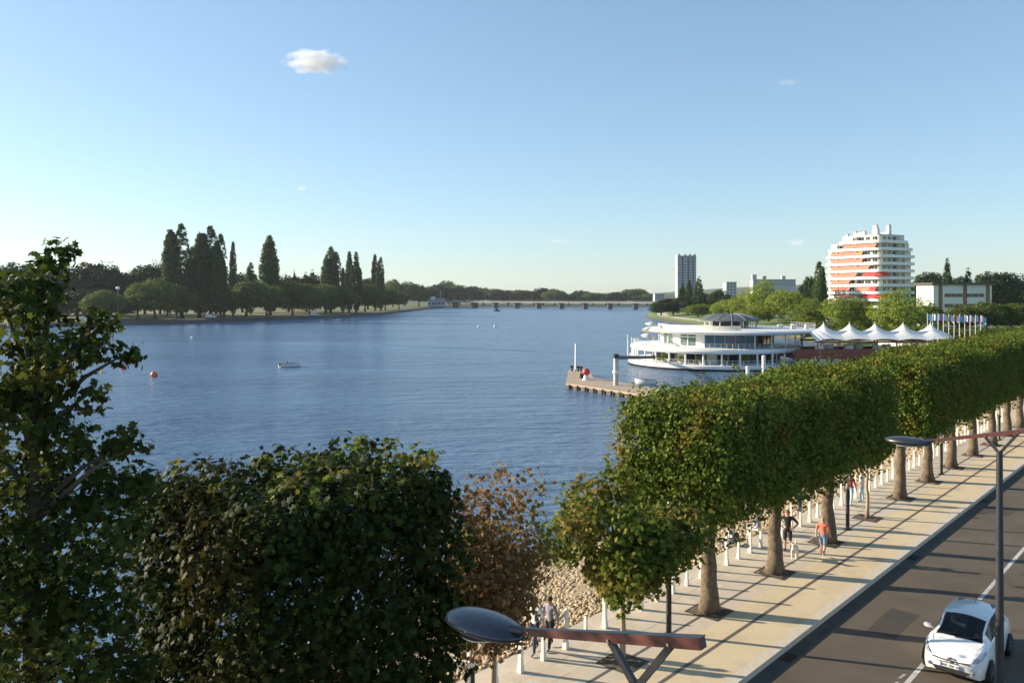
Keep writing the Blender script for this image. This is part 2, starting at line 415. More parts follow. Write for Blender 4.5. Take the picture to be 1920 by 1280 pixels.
# ------------------------------------------------------------------ mesh building
class MB:
    def __init__(s):
        s.v, s.f, s.m = [], [], []
    def add(s, vs, fs, mi=0):
        o = len(s.v)
        s.v.extend([tuple(v) for v in vs])
        for f in fs:
            s.f.append([o + i for i in f])
            s.m.append(mi)
        return s
    def box(s, c, d, rz=0.0, mi=0):
        hx, hy, hz = d[0] / 2, d[1] / 2, d[2] / 2
        ca, sa = math.cos(rz), math.sin(rz)
        vs = []
        for z in (-hz, hz):
            for x, y in ((-hx, -hy), (hx, -hy), (hx, hy), (-hx, hy)):
                vs.append((c[0] + x * ca - y * sa, c[1] + x * sa + y * ca, c[2] + z))
        return s.add(vs, [(0, 3, 2, 1), (4, 5, 6, 7), (0, 1, 5, 4), (1, 2, 6, 5), (2, 3, 7, 6), (3, 0, 4, 7)], mi)
    def prism(s, poly, z0, z1, mi=0):
        n = len(poly)
        vs = [(p[0], p[1], z0) for p in poly] + [(p[0], p[1], z1) for p in poly]
        fs = [tuple(range(n - 1, -1, -1)), tuple(range(n, 2 * n))]
        for i in range(n):
            j = (i + 1) % n
            fs.append((i, j, n + j, n + i))
        return s.add(vs, fs, mi)
    def tube(s, pts, rad, seg=8, mi=0, cap=True):
        pts = [Vector(p) for p in pts]
        n = len(pts)
        if not hasattr(rad, '__len__'):
            rad = [rad] * n
        vs = []
        up = Vector((0, 0, 1))
        prev = None
        for i in range(n):
            t = (pts[min(i + 1, n - 1)] - pts[max(i - 1, 0)]).normalized()
            if prev is None:
                a = up if abs(t.z) < 0.9 else Vector((1, 0, 0))
                prev = t.cross(a).normalized()
            x = (prev - t * prev.dot(t)).normalized()
            prev = x
            y = t.cross(x)
            for k in range(seg):
                a = 2 * math.pi * k / seg
                vs.append(pts[i] + (x * math.cos(a) + y * math.sin(a)) * rad[i])
        fs = []
        for i in range(n - 1):
            for k in range(seg):
                k2 = (k + 1) % seg
                fs.append((i * seg + k, i * seg + k2, (i + 1) * seg + k2, (i + 1) * seg + k))
        if cap:
            fs.append(tuple(range(seg - 1, -1, -1)))
            fs.append(tuple((n - 1) * seg + k for k in range(seg)))
        return s.add(vs, fs, mi)
    def lathe(s, prof, seg=32, c=(0, 0), a0=0.0, a1=2 * math.pi, mi=0):
        full = abs(a1 - a0 - 2 * math.pi) < 1e-6
        cols_ = seg if full else seg + 1
        vs, fs = [], []
        for i in range(cols_):
            a = a0 + (a1 - a0) * i / seg
            for r, z in prof:
                vs.append((c[0] + r * math.cos(a), c[1] + r * math.sin(a), z))
        m = len(prof)
        for i in range(seg):
            j = (i + 1) % cols_
            for k in range(m - 1):
                fs.append((i * m + k, j * m + k, j * m + k + 1, i * m + k + 1))
        return s.add(vs, fs, mi)
    def ellipsoid(s, c, r, seg=12, rings=8, mi=0, zmin=-1.0):
        prof = []
        for k in range(rings + 1):
            a = -math.pi / 2 + math.pi * k / rings
            z = max(math.sin(a), zmin)
            prof.append((math.cos(a), z))
        vs, fs = [], []
        for i in range(seg):
            a = 2 * math.pi * i / seg
            for q, z in prof:
                vs.append((c[0] + r[0] * q * math.cos(a), c[1] + r[1] * q * math.sin(a), c[2] + r[2] * z))
        m = len(prof)
        for i in range(seg):
            j = (i + 1) % seg
            for k in range(m - 1):
                fs.append((i * m + k, j * m + k, j * m + k + 1, i * m + k + 1))
        return s.add(vs, fs, mi)
    def bar(s, a, b, w, h, mi=0, w2=None, h2=None):
        """rectangular bar from a to b, width w (horizontal), height h"""
        a, b = Vector(a), Vector(b)
        t = (b - a).normalized()
        side = t.cross(Vector((0, 0, 1)))
        if side.length < 1e-4:
            side = Vector((1, 0, 0))
        side.normalize()
        upv = side.cross(t).normalized()
        w2 = w if w2 is None else w2
        h2 = h if h2 is None else h2
        vs = []
        for p, ww, hh in ((a, w, h), (b, w2, h2)):
            for sx, sy in ((-1, -1), (1, -1), (1, 1), (-1, 1)):
                vs.append(p + side * (sx * ww / 2) + upv * (sy * hh / 2))
        return s.add(vs, [(0, 1, 2, 3), (7, 6, 5, 4), (0, 4, 5, 1), (1, 5, 6, 2), (2, 6, 7, 3), (3, 7, 4, 0)], mi)
    def mesh(s, name, mats, smooth=False, off=None):
        me = bpy.data.meshes.new(name)
        vs = s.v if off is None else [(v[0] - off[0], v[1] - off[1], v[2] - off[2]) for v in s.v]
        me.from_pydata(vs, [], s.f)
        if not isinstance(mats, (list, tuple)):
            mats = [mats]
        for m in mats:
            me.materials.append(m)
        if len(mats) > 1:
            me.polygons.foreach_set('material_index', s.m)
        me.update()
        bm = bmesh.new()
        bm.from_mesh(me)
        bmesh.ops.remove_doubles(bm, verts=bm.verts, dist=1e-5)
        bmesh.ops.recalc_face_normals(bm, faces=bm.faces)
        bm.to_mesh(me)
        bm.free()
        if smooth:
            me.polygons.foreach_set('use_smooth', [True] * len(me.polygons))
            if smooth == 'auto':
                me.set_sharp_from_angle(angle=R(40))
        return me
    def build(s, name, mats, parent=None, smooth=False, world=False):
        off = parent.location if (world and parent is not None) else None
        return link(name, s.mesh(name, mats, smooth, off), parent)

def link(name, data, parent=None, loc=None, rz=0.0):
    o = bpy.data.objects.new(name, data)
    col.objects.link(o)
    if parent is not None:
        o.parent = parent
    if loc is not None:
        o.location = loc
    if rz:
        o.rotation_euler = (0, 0, rz)
    return o

def tag(o, label, cat, group=None, kind=None):
    o['label'] = label
    o['category'] = cat
    if group:
        o['group'] = group
    if kind:
        o['kind'] = kind
    return o

def thing(name, label, cat, loc=(0, 0, 0), rz=0.0, group=None):
    return tag(link(name, None, None, Vector(loc), rz), label, cat, group)

def struct(o, label=None):
    o['kind'] = 'structure'
    if label:
        o['label'] = label
    return o

# ------------------------------------------------------------------ the setting
g = MB()
g.add([(-4600, -300, -4.6), (4600, -300, -4.6), (4600, 5200, -4.6), (-4600, 5200, -4.6)], [(0, 1, 2, 3)])
struct(g.build('ground', M_BED), 'wide flat land under the lake and its banks')

w = MB()
w.add([(-520, -60, -3), (240, -60, -3), (240, 1150, -3), (-520, 1150, -3)], [(0, 1, 2, 3)])
struct(w.build('lake_water', M_WATER), 'rippled blue lake between the tree lined banks')

wk = MB()
kk = 60
for i in range(kk + 1):
    q_ = i / kk
    x_, y_ = -80 + 105 * q_, 244 - 54 * q_ + 5 * math.sin(q_ * 3.1)
    for dy, dz in ((-2.2, 0.004), (-1.2, 0.05), (-0.5, 0.16), (0.0, 0.05), (0.6, 0.10), (1.6, 0.004)):
        wk.v.append((x_, y_ + dy, -3 + dz * (0.4 + 0.6 * math.sin(math.pi * q_))))
for i in range(kk):
    for k in range(5):
        wk.f.append([i * 6 + k, (i + 1) * 6 + k, (i + 1) * 6 + k + 1, i * 6 + k + 1]); wk.m.append(0)
struct(wk.build('lake_wake', M_WATER, smooth=True), 'long low boat wake crossing the lake')

def bank(name, pts, sgn, prof, mats, label, zones):
    b = MB()
    n = len(prof)
    rng = random.Random(len(pts))
    vs = []
    for i, (x, y) in enumerate(pts):
        for j, (d, z) in enumerate(prof):
            jit = rng.uniform(-0.35, 0.35) if 0 < j < 4 else 0
            vs.append((x + sgn * d, y, z + jit * 0.4))
    o = len(b.v)
    b.v.extend(vs)
    for i in range(len(pts) - 1):
        for j in range(n - 1):
            b.f.append([o + i * n + j, o + (i + 1) * n + j, o + (i + 1) * n + j + 1, o + i * n + j + 1])
            b.m.append(zones[j])
    return struct(b.build(name, mats, smooth=True), label)

def densify(pts, step):
    out = []
    for (x0, y0), (x1, y1) in zip(pts[:-1], pts[1:]):
        n = max(1, int(math.hypot(x1 - x0, y1 - y0) / step))
        for k in range(n):
            t = k / n
            out.append((x0 + (x1 - x0) * t, y0 + (y1 - y0) * t))
    out.append(pts[-1])
    return out

LSH = [(-474, 0), (-330, 194), (-200, 370), (-175, 398), (-155, 431), (-128, 481), (-110, 531), (-97, 609), (-93, 739), (-90, 862), (-86, 1000), (-80, 1120)]
bank('left_bank', densify(LSH, 9), -1, [(0, -3.9), (2.0, -2.5), (4.5, -1.6), (7, -1.1), (40, -0.7), (90, -0.2), (4000, 0)], [M_RIPRAP, M_GRASS],
     'far grassy bank with dark stones along the waterline', [0, 0, 0, 1, 1, 1])
RSH = [(48.8, 97.5), (66, 116), (76, 135), (82, 155), (86, 180), (88, 230), (86, 300), (84, 420), (84, 505), (92, 560), (110, 650), (140, 760), (168, 850), (185, 1000), (190, 1120)]
bank('opposite_bank', densify(RSH, 9), 1, [(0, -3.9), (1.5, -2.6), (2.5, -1.9), (9, -1.5), (16, -1.3), (40, 0.4), (4300, 1.5)], [M_RIPRAP, M_GRASS2, M_SAND],
     'lawn and pale shore path on the near shore beyond the restaurant', [0, 0, 1, 2, 1, 1])
fb = MB()
fb.add([(-4500, 1060, -4), (4500, 1060, -4), (4500, 1068, -1.2), (-4500, 1068, -1.2), (4500, 5100, 0), (-4500, 5100, 0)], [(0, 1, 2, 3), (3, 2, 4, 5)])
struct(fb.build('far_bank', M_HILL), 'low green shore behind the bridge')

# promenade, road and stone bank in the promenade's own axes
def strip(name, u0, u1, v0, v1, z, m, label, du=4.0, parent=None, z1=None):
    b = MB()
    n = max(1, int((u1 - u0) / du))
    for i in range(n):
        a, c = u0 + (u1 - u0) * i / n, u0 + (u1 - u0) * (i + 1) / n
        b.add([P(a, v0, z), P(c, v0, z), P(c, v1, z if z1 is None else z1), P(a, v1, z if z1 is None else z1)], [(0, 1, 2, 3)])
    o = b.build(name, m, parent)
    if parent is None:
        struct(o, label)
    return o

U0, U1 = -40, 80
prom = strip('promenade', U0, U1, -3.1, 2.7, -0.03, M_GREYP, 'paved lakeside promenade in pale stone and beige resin')
strip('concrete_band', U0, U1, -0.62, 0.75, 0.0, M_GREYP, None, parent=prom)
strip('resin_band', U0, U1, -2.76, -0.62, 0.0, M_BEIGE, None, parent=prom)
strip('dark_strip', U0, U1, -1.56, -1.44, 0.004, M_STRIP, None, parent=prom)  # thin dark line running lengthwise over the resin band
road = strip('road', U0, U1, -9.1, -3.1, -0.18, M_ASPH, 'grey asphalt road beside the promenade')
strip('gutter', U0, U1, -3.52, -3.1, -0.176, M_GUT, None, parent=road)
strip('pavement', U0, U1, -17, -9.25, -0.02, M_GREYP, 'narrow pavement on the house side of the road')
# kerb stones: one object each, shared mesh
kb = MB().box((0, 0, -0.11), (0.992, 0.34, 0.22)).mesh('kerb_stone', M_KERB)
for i in range(-18, 62):
    o = link('kerb_stone', kb, prom, P(i + 0.5, -2.93, 0.004), PROM)
kb2 = MB()
for i in range(-18, 62):
    kb2.box(P(i + 0.5, -9.17, -0.11), (0.99, 0.15, 0.22), PROM)
kerb2 = kb2.build('kerb', M_KERB)
struct(kerb2, 'kerb on the house side of the road')
# stone slabs on the lake side
slabs = [MB().box((0, 0, -0.03), (1.032, 0.642, 0.06)).mesh('paving_slab', m) for m in M_SLAB]
rg = random.Random(4)
for i in range(-15, 60):
    for j in range(3):
        o = link('paving_slab', slabs[rg.randrange(3)], prom, P(i * 1.04 + (0.52 if j == 1 else 0), 0.75 + 0.325 + j * 0.65, 0.002 + rg.uniform(-0.003, 0.003)), PROM)
# painted lane line
ln = MB()
for u, L in ((-30, 36), (8, 24), (36, 40)):
    ln.add([P(u, -6.42, -0.175), P(u + L, -6.42, -0.175), P(u + L, -6.56, -0.175), P(u, -6.56, -0.175)], [(0, 1, 2, 3)])
for i in range(23):
    u = -14 + i * 0.62
    ln.add([P(u, -6.20, -0.175), P(u + 0.36, -6.24, -0.175), P(u + 0.40, -6.31, -0.175), P(u + 0.05, -6.28, -0.175)], [(0, 1, 2, 3)])
ln.build('lane_marking', M_LINE, road)

# repair patches, tar seams and gully grates in the road
M_PATCH = mat('road_repair', (0.050, 0.043, 0.034), 0.9, c2=(0.064, 0.055, 0.044), scale=1.2, bump=0.4, bscale=120)
M_TAR = mat('tar_seam', (0.022, 0.021, 0.02), 0.6)
for u, v, L, W_ in ((2.4, -5.3, 2.6, 0.9), (14.0, -7.7, 3.4, 1.1), (21.5, -4.9, 1.6, 1.3), (-3.6, -8.3, 2.0, 0.8)):
    pm = MB()
    rr = random.Random(int(u * 10))
    e = [(u, v), (u + L * 0.5, v + rr.uniform(-.05, .05)), (u + L, v), (u + L, v + W_), (u + L * 0.4, v + W_ + rr.uniform(-.06, .06)), (u, v + W_)]
    pm.add([P(a, c, -0.1765) for a, c in e], [tuple(range(6))])
    pm.build('road_patch', M_PATCH, road)
ts = MB()
for u0_, v0_, n_, dv in ((12, -7.2, 16, -0.03),):
    rr = random.Random(int(u0_ + 40))
    pts = [(u0_ + i * 1.3, v0_ + dv * i + rr.uniform(-0.12, 0.12)) for i in range(n_)]
    for (a, b_), (c, d_) in zip(pts[:-1], pts[1:]):
        ts.add([P(a, b_ - 0.02, -0.1755), P(c, d_ - 0.02, -0.1755), P(c, d_ + 0.02, -0.1755), P(a, b_ + 0.02, -0.1755)], [(0, 1, 2, 3)])
ts.build('tar_seam', M_TAR, road)
for u in (-1.2, 11.4, 24.0, 36.6):
    gr = MB()
    gr.box((0, 0, 0), (0.62, 0.36, 0.012))
    go_ = link('gully_grate', gr.mesh('gully_grate', M_BLACK), road, P(u, -3.31, -0.168), PROM)
    gb = MB()
    for k in range(6):
        gb.box((-0.25 + k * 0.1, 0, 0.012), (0.035, 0.30, 0.012))
    gb.build('grate_bar', M_STEELEDGE, go_)

# stone covered bank down to the water
bk = MB()
nu, nv = 60, 14
rng = random.Random(11)
idx = {}
for i in range(nu + 1):
    for j in range(nv + 1):
        v = 2.7 + 14 * j / nv
        z = -0.03 - 3.7 * (j / nv) ** 0.92
        p = P(U0 + (U1 - U0) * i / nu, v, z + (rng.uniform(-0.10, 0.10) if j > 0 else 0))
        idx[i, j] = len(bk.v)
        bk.v.append(tuple(p))
for i in range(nu):
    for j in range(nv):
        bk.f.append([idx[i, j], idx[i + 1, j], idx[i + 1, j + 1], idx[i, j + 1]])
        bk.m.append(0)
stone_bank = struct(bk.build('stone_bank', M_BANK, smooth=True), 'tan stony slope falling from the promenade to the lake')

def soup(name, base_v, base_f, Rm, T, m, smooth=False):
    """many copies of one small solid as a single mesh; Rm (n,3,3), T (n,3)"""
    bv = np.asarray(base_v, dtype=np.float32)
    bf = np.asarray(base_f, dtype=np.int32)
    n = len(T)
    V = np.einsum('nij,kj->nki', Rm, bv) + T[:, None, :]
    nvb = len(bv)
    Fc = (bf[None, :, :] + (np.arange(n) * nvb)[:, None, None]).reshape(-1)
    me = bpy.data.meshes.new(name)
    me.vertices.add(n * nvb)
    me.vertices.foreach_set('co', V.astype(np.float32).ravel())
    nf = n * len(bf)
    k = bf.shape[1]
    me.loops.add(nf * k)
    me.loops.foreach_set('vertex_index', Fc.astype(np.int32))
    me.polygons.add(nf)
    me.polygons.foreach_set('loop_start', np.arange(0, nf * k, k, dtype=np.int32))
    me.polygons.foreach_set('loop_total', np.full(nf, k, dtype=np.int32))
    if smooth:
        me.polygons.foreach_set('use_smooth', np.ones(nf, dtype=bool))
    me.materials.append(m)
    me.update(calc_edges=True)
    return me

def rand_rot(rs, n):
    q = rs.normal(size=(n, 4))
    q /= np.linalg.norm(q, axis=1)[:, None]
    a, b, c, d = q.T
    return np.stack([np.stack([1 - 2 * (c * c + d * d), 2 * (b * c - a * d), 2 * (b * d + a * c)], 1),
                     np.stack([2 * (b * c + a * d), 1 - 2 * (b * b + d * d), 2 * (c * d - a * b)], 1),
                     np.stack([2 * (b * d - a * c), 2 * (c * d + a * b), 1 - 2 * (b * b + c * c)], 1)], 1)

rs = np.random.RandomState(3)
bmi = bmesh.new()
bmesh.ops.create_icosphere(bmi, subdivisions=1, radius=1.0)
ico_v = np.array([v.co[:] for v in bmi.verts]) * (1 + rs.uniform(-0.2, 0.2, (len(bmi.verts), 1)))
ico_f = [[v.index for v in f.verts] for f in bmi.faces]
bmi.free()
n1, n2 = 26000, 7000
uu = np.concatenate([rs.uniform(-17, 22, n1), rs.uniform(22, 68, n2)])
jj = rs.uniform(0.01, 0.97, n1 + n2)
sz = np.concatenate([0.045 + 0.085 * rs.beta(1.3, 2.6, n1) * 1.4, rs.uniform(0.08, 0.2, n2)])
vv = 2.7 + 14 * jj
zz = -0.03 - 3.7 * jj ** 0.92
T = np.stack([A0.x + DV.x * uu + NV.x * vv, A0.y + DV.y * uu + NV.y * vv, zz + 0.04], 1)
S = np.stack([sz * rs.uniform(0.8, 1.4, n1 + n2), sz * rs.uniform(0.7, 1.1, n1 + n2), sz * rs.uniform(0.45, 0.8, n1 + n2)], 1)
an = rs.uniform(0, 6.283, n1 + n2)
Rz = np.zeros((n1 + n2, 3, 3))
Rz[:, 0, 0] = np.cos(an); Rz[:, 0, 1] = -np.sin(an); Rz[:, 1, 0] = np.sin(an); Rz[:, 1, 1] = np.cos(an); Rz[:, 2, 2] = 1
st = link('stones', soup('stones', ico_v, ico_f, Rz * S[:, None, :], T, M_STONE))
st['kind'] = 'stuff'
st['label'] = 'tan loose stones covering the bank below the promenade'

# ------------------------------------------------------------------ leaves and trees
KITE_V = np.array([(-0.5, 0, 0), (0.02, 0.36, 0.09), (0.5, 0, -0.06), (0.02, -0.36, 0.09)])
KITE_F = [(0, 2, 1), (0, 3, 2)]
HEX_V = np.array([(-0.5, 0, 0), (-0.22, 0.28, 0.07), (0.2, 0.33, 0.07), (0.5, 0, -0.08), (0.2, -0.33, 0.07), (-0.22, -0.28, 0.07)])
HEX_F = [(0, 3, 2, 1), (0, 5, 4, 3)]

_lob = [(0.0, 0.62), (26, 0.33), (52, 0.55), (80, 0.30), (108, 0.45), (150, 0.24), (180, 0.36)]
LOBE_V = [(0.0, 0.0, 0.05)]
for _a, _r in _lob + [(-_a, _r) for _a, _r in reversed(_lob[1:-1])]:
    LOBE_V.append((_r * math.cos(R(_a)), _r * math.sin(R(_a)) * 1.05, -0.16 * _r * _r))
LOBE_V = np.array(LOBE_V)
LOBE_F = [(0, 1 + i, 1 + (i + 1) % 12) for i in range(12)]

def unit(a):
    return a / np.maximum(np.linalg.norm(a, axis=-1, keepdims=True), 1e-9)

def leaf_mesh(name, rs, C, Nn, size, m, shape='kite', droop=0.35):
    n = len(C)
    Nn = unit(Nn)
    t = rs.normal(size=(n, 3))
    t[:, 2] -= droop
    t = unit(t - Nn * np.sum(t * Nn, 1)[:, None])
    b = np.cross(Nn, t)
    Rm = np.stack([t, b, Nn], 2) * np.asarray(size).reshape(-1, 1, 1)
    V_, F_ = {'kite': (KITE_V, KITE_F), 'hex': (HEX_V, HEX_F), 'lobe': (LOBE_V, LOBE_F)}[shape]
    return soup(name, V_, F_, Rm, C, m)

def clump_leaves(rs, cc, cn, per, sig, jn=0.75, up=0.35, flat=0.6):
    """spread per leaves round each clump centre cc with clump normal cn"""
    n = len(cc) * per
    C = np.repeat(cc, per, 0)
    Nn = np.repeat(cn, per, 0)
    sg = np.repeat(np.broadcast_to(np.asarray(sig, dtype=float).reshape(-1), (len(cc),)), per)[:, None]
    off = np.clip(rs.normal(size=(n, 3)), -1.7, 1.7) * sg
    along = np.sum(off * Nn, 1)[:, None]
    off = off - Nn * along * (1 - flat)
    L = unit(Nn * 0.7 + unit(off) * 0.5 + rs.normal(size=(n, 3)) * jn + np.array([0, 0, up]))
    return C + off, L

def box_clumps(rs, n, L, W, H, inner=0.2, rough=0.23, ragged=0.14):
    """clump centres on a clipped block, x along L, z from 0 to H"""
    hx, hy, hz = L / 2, W / 2, H / 2
    ar = np.array([W * H, W * H, L * H, L * H, L * W, L * W * 0.6])
    fc = rs.choice(6, size=n, p=ar / ar.sum())
    p = rs.uniform(-1, 1, (n, 3)) * np.array([hx, hy, hz])
    for k, (ax, sg) in enumerate(((0, -1), (0, 1), (1, -1), (1, 1), (2, 1), (2, -1))):
        s = fc == k
        p[s, ax] = sg * (hx, hy, hz)[ax]
    q = p / np.array([hx, hy, hz])
    nn = unit(np.sign(q) * np.abs(q) ** 5 / np.array([hx, hy, hz]))
    k = (np.sum(np.abs(q) ** 8, 1) ** (1 / 8.0))[:, None]
    p = p / k
    dep = rs.normal(0, rough, n) - 0.05
    inn = rs.rand(n) < inner
    dep[inn] -= rs.uniform(0.2, 1.1, inn.sum())
    p = p + nn * dep[:, None]
    low = q[:, 2] < -0.75
    p[low, 2] -= rs.exponential(ragged, low.sum()) - 0.2
    p[:, 2] += hz
    return p, nn

def trunk_mb(h, r0, r1, rs, flare=1.45, wob=0.04, seg=12, lean=(0, 0)):
    b = MB()
    n = 9
    pts, rad = [], []
    for i in range(n):
        t = i / (n - 1)
        pts.append((lean[0] * t + rs.uniform(-wob, wob) * (i > 0), lean[1] * t + rs.uniform(-wob, wob) * (i > 0), h * t))
        f = flare if i == 0 else (1 + (flare - 1) * max(0, 0.4 - t) * 1.1)
        rad.append((r0 + (r1 - r0) * t) * f * rs.uniform(0.95, 1.06))
    b.tube(pts, rad, seg)
    return b, pts[-1]

def limbs_mb(b, base, n, length, r, rs, rise=0.6, zspread=0.8):
    for k in range(n):
        a = 2 * math.pi * (k + rs.uniform(-0.3, 0.3)) / n
        L = length * rs.uniform(0.7, 1.15)
        p0 = Vector(base) + Vector((0, 0, -rs.uniform(0, zspread)))
        d = Vector((math.cos(a), math.sin(a), rise * rs.uniform(0.6, 1.6))).normalized()
        p1 = p0 + d * L * 0.45 + Vector((rs.uniform(-.1, .1), rs.uniform(-.1, .1), 0.05))
        p2 = p1 + (d + Vector((0, 0, 0.35))).normalized() * L * 0.55
        b.tube([p0, p1, p2], [r, r * 0.65, r * 0.25], 6)

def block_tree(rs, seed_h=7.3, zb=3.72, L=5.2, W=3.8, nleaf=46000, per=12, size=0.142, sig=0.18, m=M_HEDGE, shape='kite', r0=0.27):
    n = nleaf // per
    cc, cn = box_clumps(rs, n, L, W, seed_h - zb)
    # free shoots standing out of the clipped surface
    k = rs.choice(n, 90, replace=False)
    k = k[cn[k][:, 2] > -0.3]
    sh = cc[k] + unit(cn[k] + np.array([0, 0, 0.35]) + rs.normal(size=(len(k), 3)) * 0.25) * rs.uniform(0.15, 0.42, (len(k), 1))
    cc, cn = np.concatenate([cc, sh]), np.concatenate([cn, cn[k]])
    n = len(cc)
    C, Nn = clump_leaves(rs, cc, cn, per, rs.uniform(0.5, 1.5, n) * sig)
    C[:, 2] += zb
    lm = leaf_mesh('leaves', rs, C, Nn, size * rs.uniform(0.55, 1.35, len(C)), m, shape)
    r = random.Random(int(rs.randint(1e6)))
    b, top = trunk_mb(zb + 0.6, r0, r0 * 0.72, r)
    limbs_mb(b, top, 7, W * 0.52, r0 * 0.42, r)
    return b.mesh('trunk', M_BARK, smooth=True), lm

rsT = np.random.RandomState(21)
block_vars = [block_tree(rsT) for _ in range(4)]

def put_tree(name, label, cat, loc, tm, lm, rz=0.0, sc=(1, 1, 1), group=None):
    t = thing(name, label, cat, loc, rz, group)
    t.scale = sc
    link('trunk', tm, t)
    lv = link('crown', lm, t)
    lv['kind'] = 'stuff'
    return t

# clipped promenade trees (index = number of places along the row from the first thick trunk)
row = {0: 'clipped block tree with the nearest fully visible thick trunk on the promenade',
       1: 'clipped block tree whose thick trunk hides half of the man in black',
       2: 'clipped block tree with trunk just behind the person in the coral top',
       4: 'clipped block tree whose knobbly trunk stands under the farther lamp head',
       5: 'clipped block tree, second trunk past the thin staked tree'}
for i in list(range(0, 3)) + list(range(4, 15)):
    p = P(5.22 * i + rg.uniform(-0.1, 0.1), rg.uniform(-0.08, 0.08))
    tm, lm = block_vars[i % 4]
    lab = row.get(i, 'clipped block tree far along the promenade, %s trunk past the thin staked tree' % ordinal(max(1, i - 3)))
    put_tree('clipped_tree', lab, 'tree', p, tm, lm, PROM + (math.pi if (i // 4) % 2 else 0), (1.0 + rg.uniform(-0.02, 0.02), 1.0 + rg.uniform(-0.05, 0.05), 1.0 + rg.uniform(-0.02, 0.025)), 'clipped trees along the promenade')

# the big dark clipped tree in the near left
rsD = np.random.RandomState(8)
n = 2100
cc, cn = box_clumps(rsD, n, 4.9, 4.4, 5.0, inner=0.25, rough=0.24, ragged=0.3)
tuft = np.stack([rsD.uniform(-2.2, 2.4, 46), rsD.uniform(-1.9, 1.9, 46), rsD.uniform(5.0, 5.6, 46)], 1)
C, Nn = clump_leaves(rsD, cc, cn, 19, rsD.uniform(0.12, 0.3, len(cc)))
C[:, 2] += 2.05
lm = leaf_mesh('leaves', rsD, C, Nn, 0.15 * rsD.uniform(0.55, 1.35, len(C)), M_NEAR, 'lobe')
b, top = trunk_mb(3.4, 0.27, 0.2, random.Random(5))
limbs_mb(b, top, 7, 2.1, 0.11, random.Random(6))
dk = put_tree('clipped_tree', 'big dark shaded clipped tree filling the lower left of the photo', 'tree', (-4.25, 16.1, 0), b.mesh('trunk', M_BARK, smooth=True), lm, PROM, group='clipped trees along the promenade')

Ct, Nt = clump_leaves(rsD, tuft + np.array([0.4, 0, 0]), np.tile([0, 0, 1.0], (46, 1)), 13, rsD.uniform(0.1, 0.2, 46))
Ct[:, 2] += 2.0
sh_ = link('sunlit_tufts', leaf_mesh('sunlit_tufts', rsD, Ct, Nt, 0.17 * rsD.uniform(0.6, 1.3, len(Ct)), M_YOUNG, 'lobe'), dk)  # brighter leaf colour paints sunlight onto the top of the dark tree
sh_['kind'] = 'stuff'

# the tall loose tree at the left edge: clumps round hand placed boughs
rsL = np.random.RandomState(5)
LT = (-7.3, 12.2)
blobs = [(50, 560, 60), (122, 478, 22), (108, 510, 26), (95, 545, 30), (45, 640, 95), (130, 650, 36), (190, 612, 20), (172, 640, 24), (215, 650, 26), (236, 662, 12), (115, 715, 62), (80, 790, 105), (165, 740, 24),
         (180, 826, 30), (222, 836, 22), (254, 832, 13), (120, 890, 95), (215, 915, 45), (268, 900, 24), (110, 990, 150), (205, 1010, 55), (100, 1110, 150), (200, 1130, 55), (120, 1230, 160),
         (210, 1250, 50), (20, 700, 130), (-20, 850, 150), (-30, 1000, 170), (-30, 1150, 170), (0, 560, 60), (40, 1300, 170), (190, 1340, 110)]
cc, cn, boughs = [], [], []
for (px, py, rp) in blobs:
    if py < 870 and px > 60:
        if rp > 24:
            px -= 48 if py > 600 else 28
            rp *= 0.9
        elif py < 600:
            px -= 6
    Yb = LT[1] + rsL.uniform(-1.0, 1.0) * min(1.0, rp / 110.0 + 0.15)
    c = np.array([X_at(px, Yb), Yb, z_at(py, Yb)])
    r = rp / F * Yb
    boughs.append((c, r))
    k = int(6 + 42 * (r / 0.9) ** 2)
    d = unit(rsL.normal(size=(k, 3)))
    rr = r * rsL.uniform(0.35, 1.05, k) ** 0.6
    cc.append(c + d * rr[:, None] * np.array([1, 1.1, 0.95]))
    cn.append(unit(d + np.array([0, 0, 0.3])))
cc = np.concatenate(cc); cn = np.concatenate(cn)
C, Nn = clump_leaves(rsL, cc, cn, 12, rsL.uniform(0.08, 0.19, len(cc)))
C -= np.array([LT[0], LT[1], 0])
lm = leaf_mesh('leaves', rsL, C, Nn, 0.14 * rsL.uniform(0.6, 1.3, len(C)), M_LOOSE, 'lobe')
r_ = random.Random(9)
b, top = trunk_mb(9.5, 0.24, 0.06, r_, seg=10)
for c, r in boughs:
    e = Vector((c[0] - LT[0], c[1] - LT[1], c[2]))
    s0 = Vector((0, 0, max(1.5, min(9.3, c[2] - 0.5 * math.hypot(e.x, e.y) - 0.4))))
    mid = s0.lerp(e, 0.55) + Vector((0, 0, 0.12))
    b.tube([s0, mid, e], [0.06, 0.035, 0.012], 6)
put_tree('broadleaf_tree', 'tall loose leafy tree cut off by the left edge of the photo', 'tree', (LT[0], LT[1], 0), b.mesh('trunk', M_BARKDARK, smooth=True), lm)

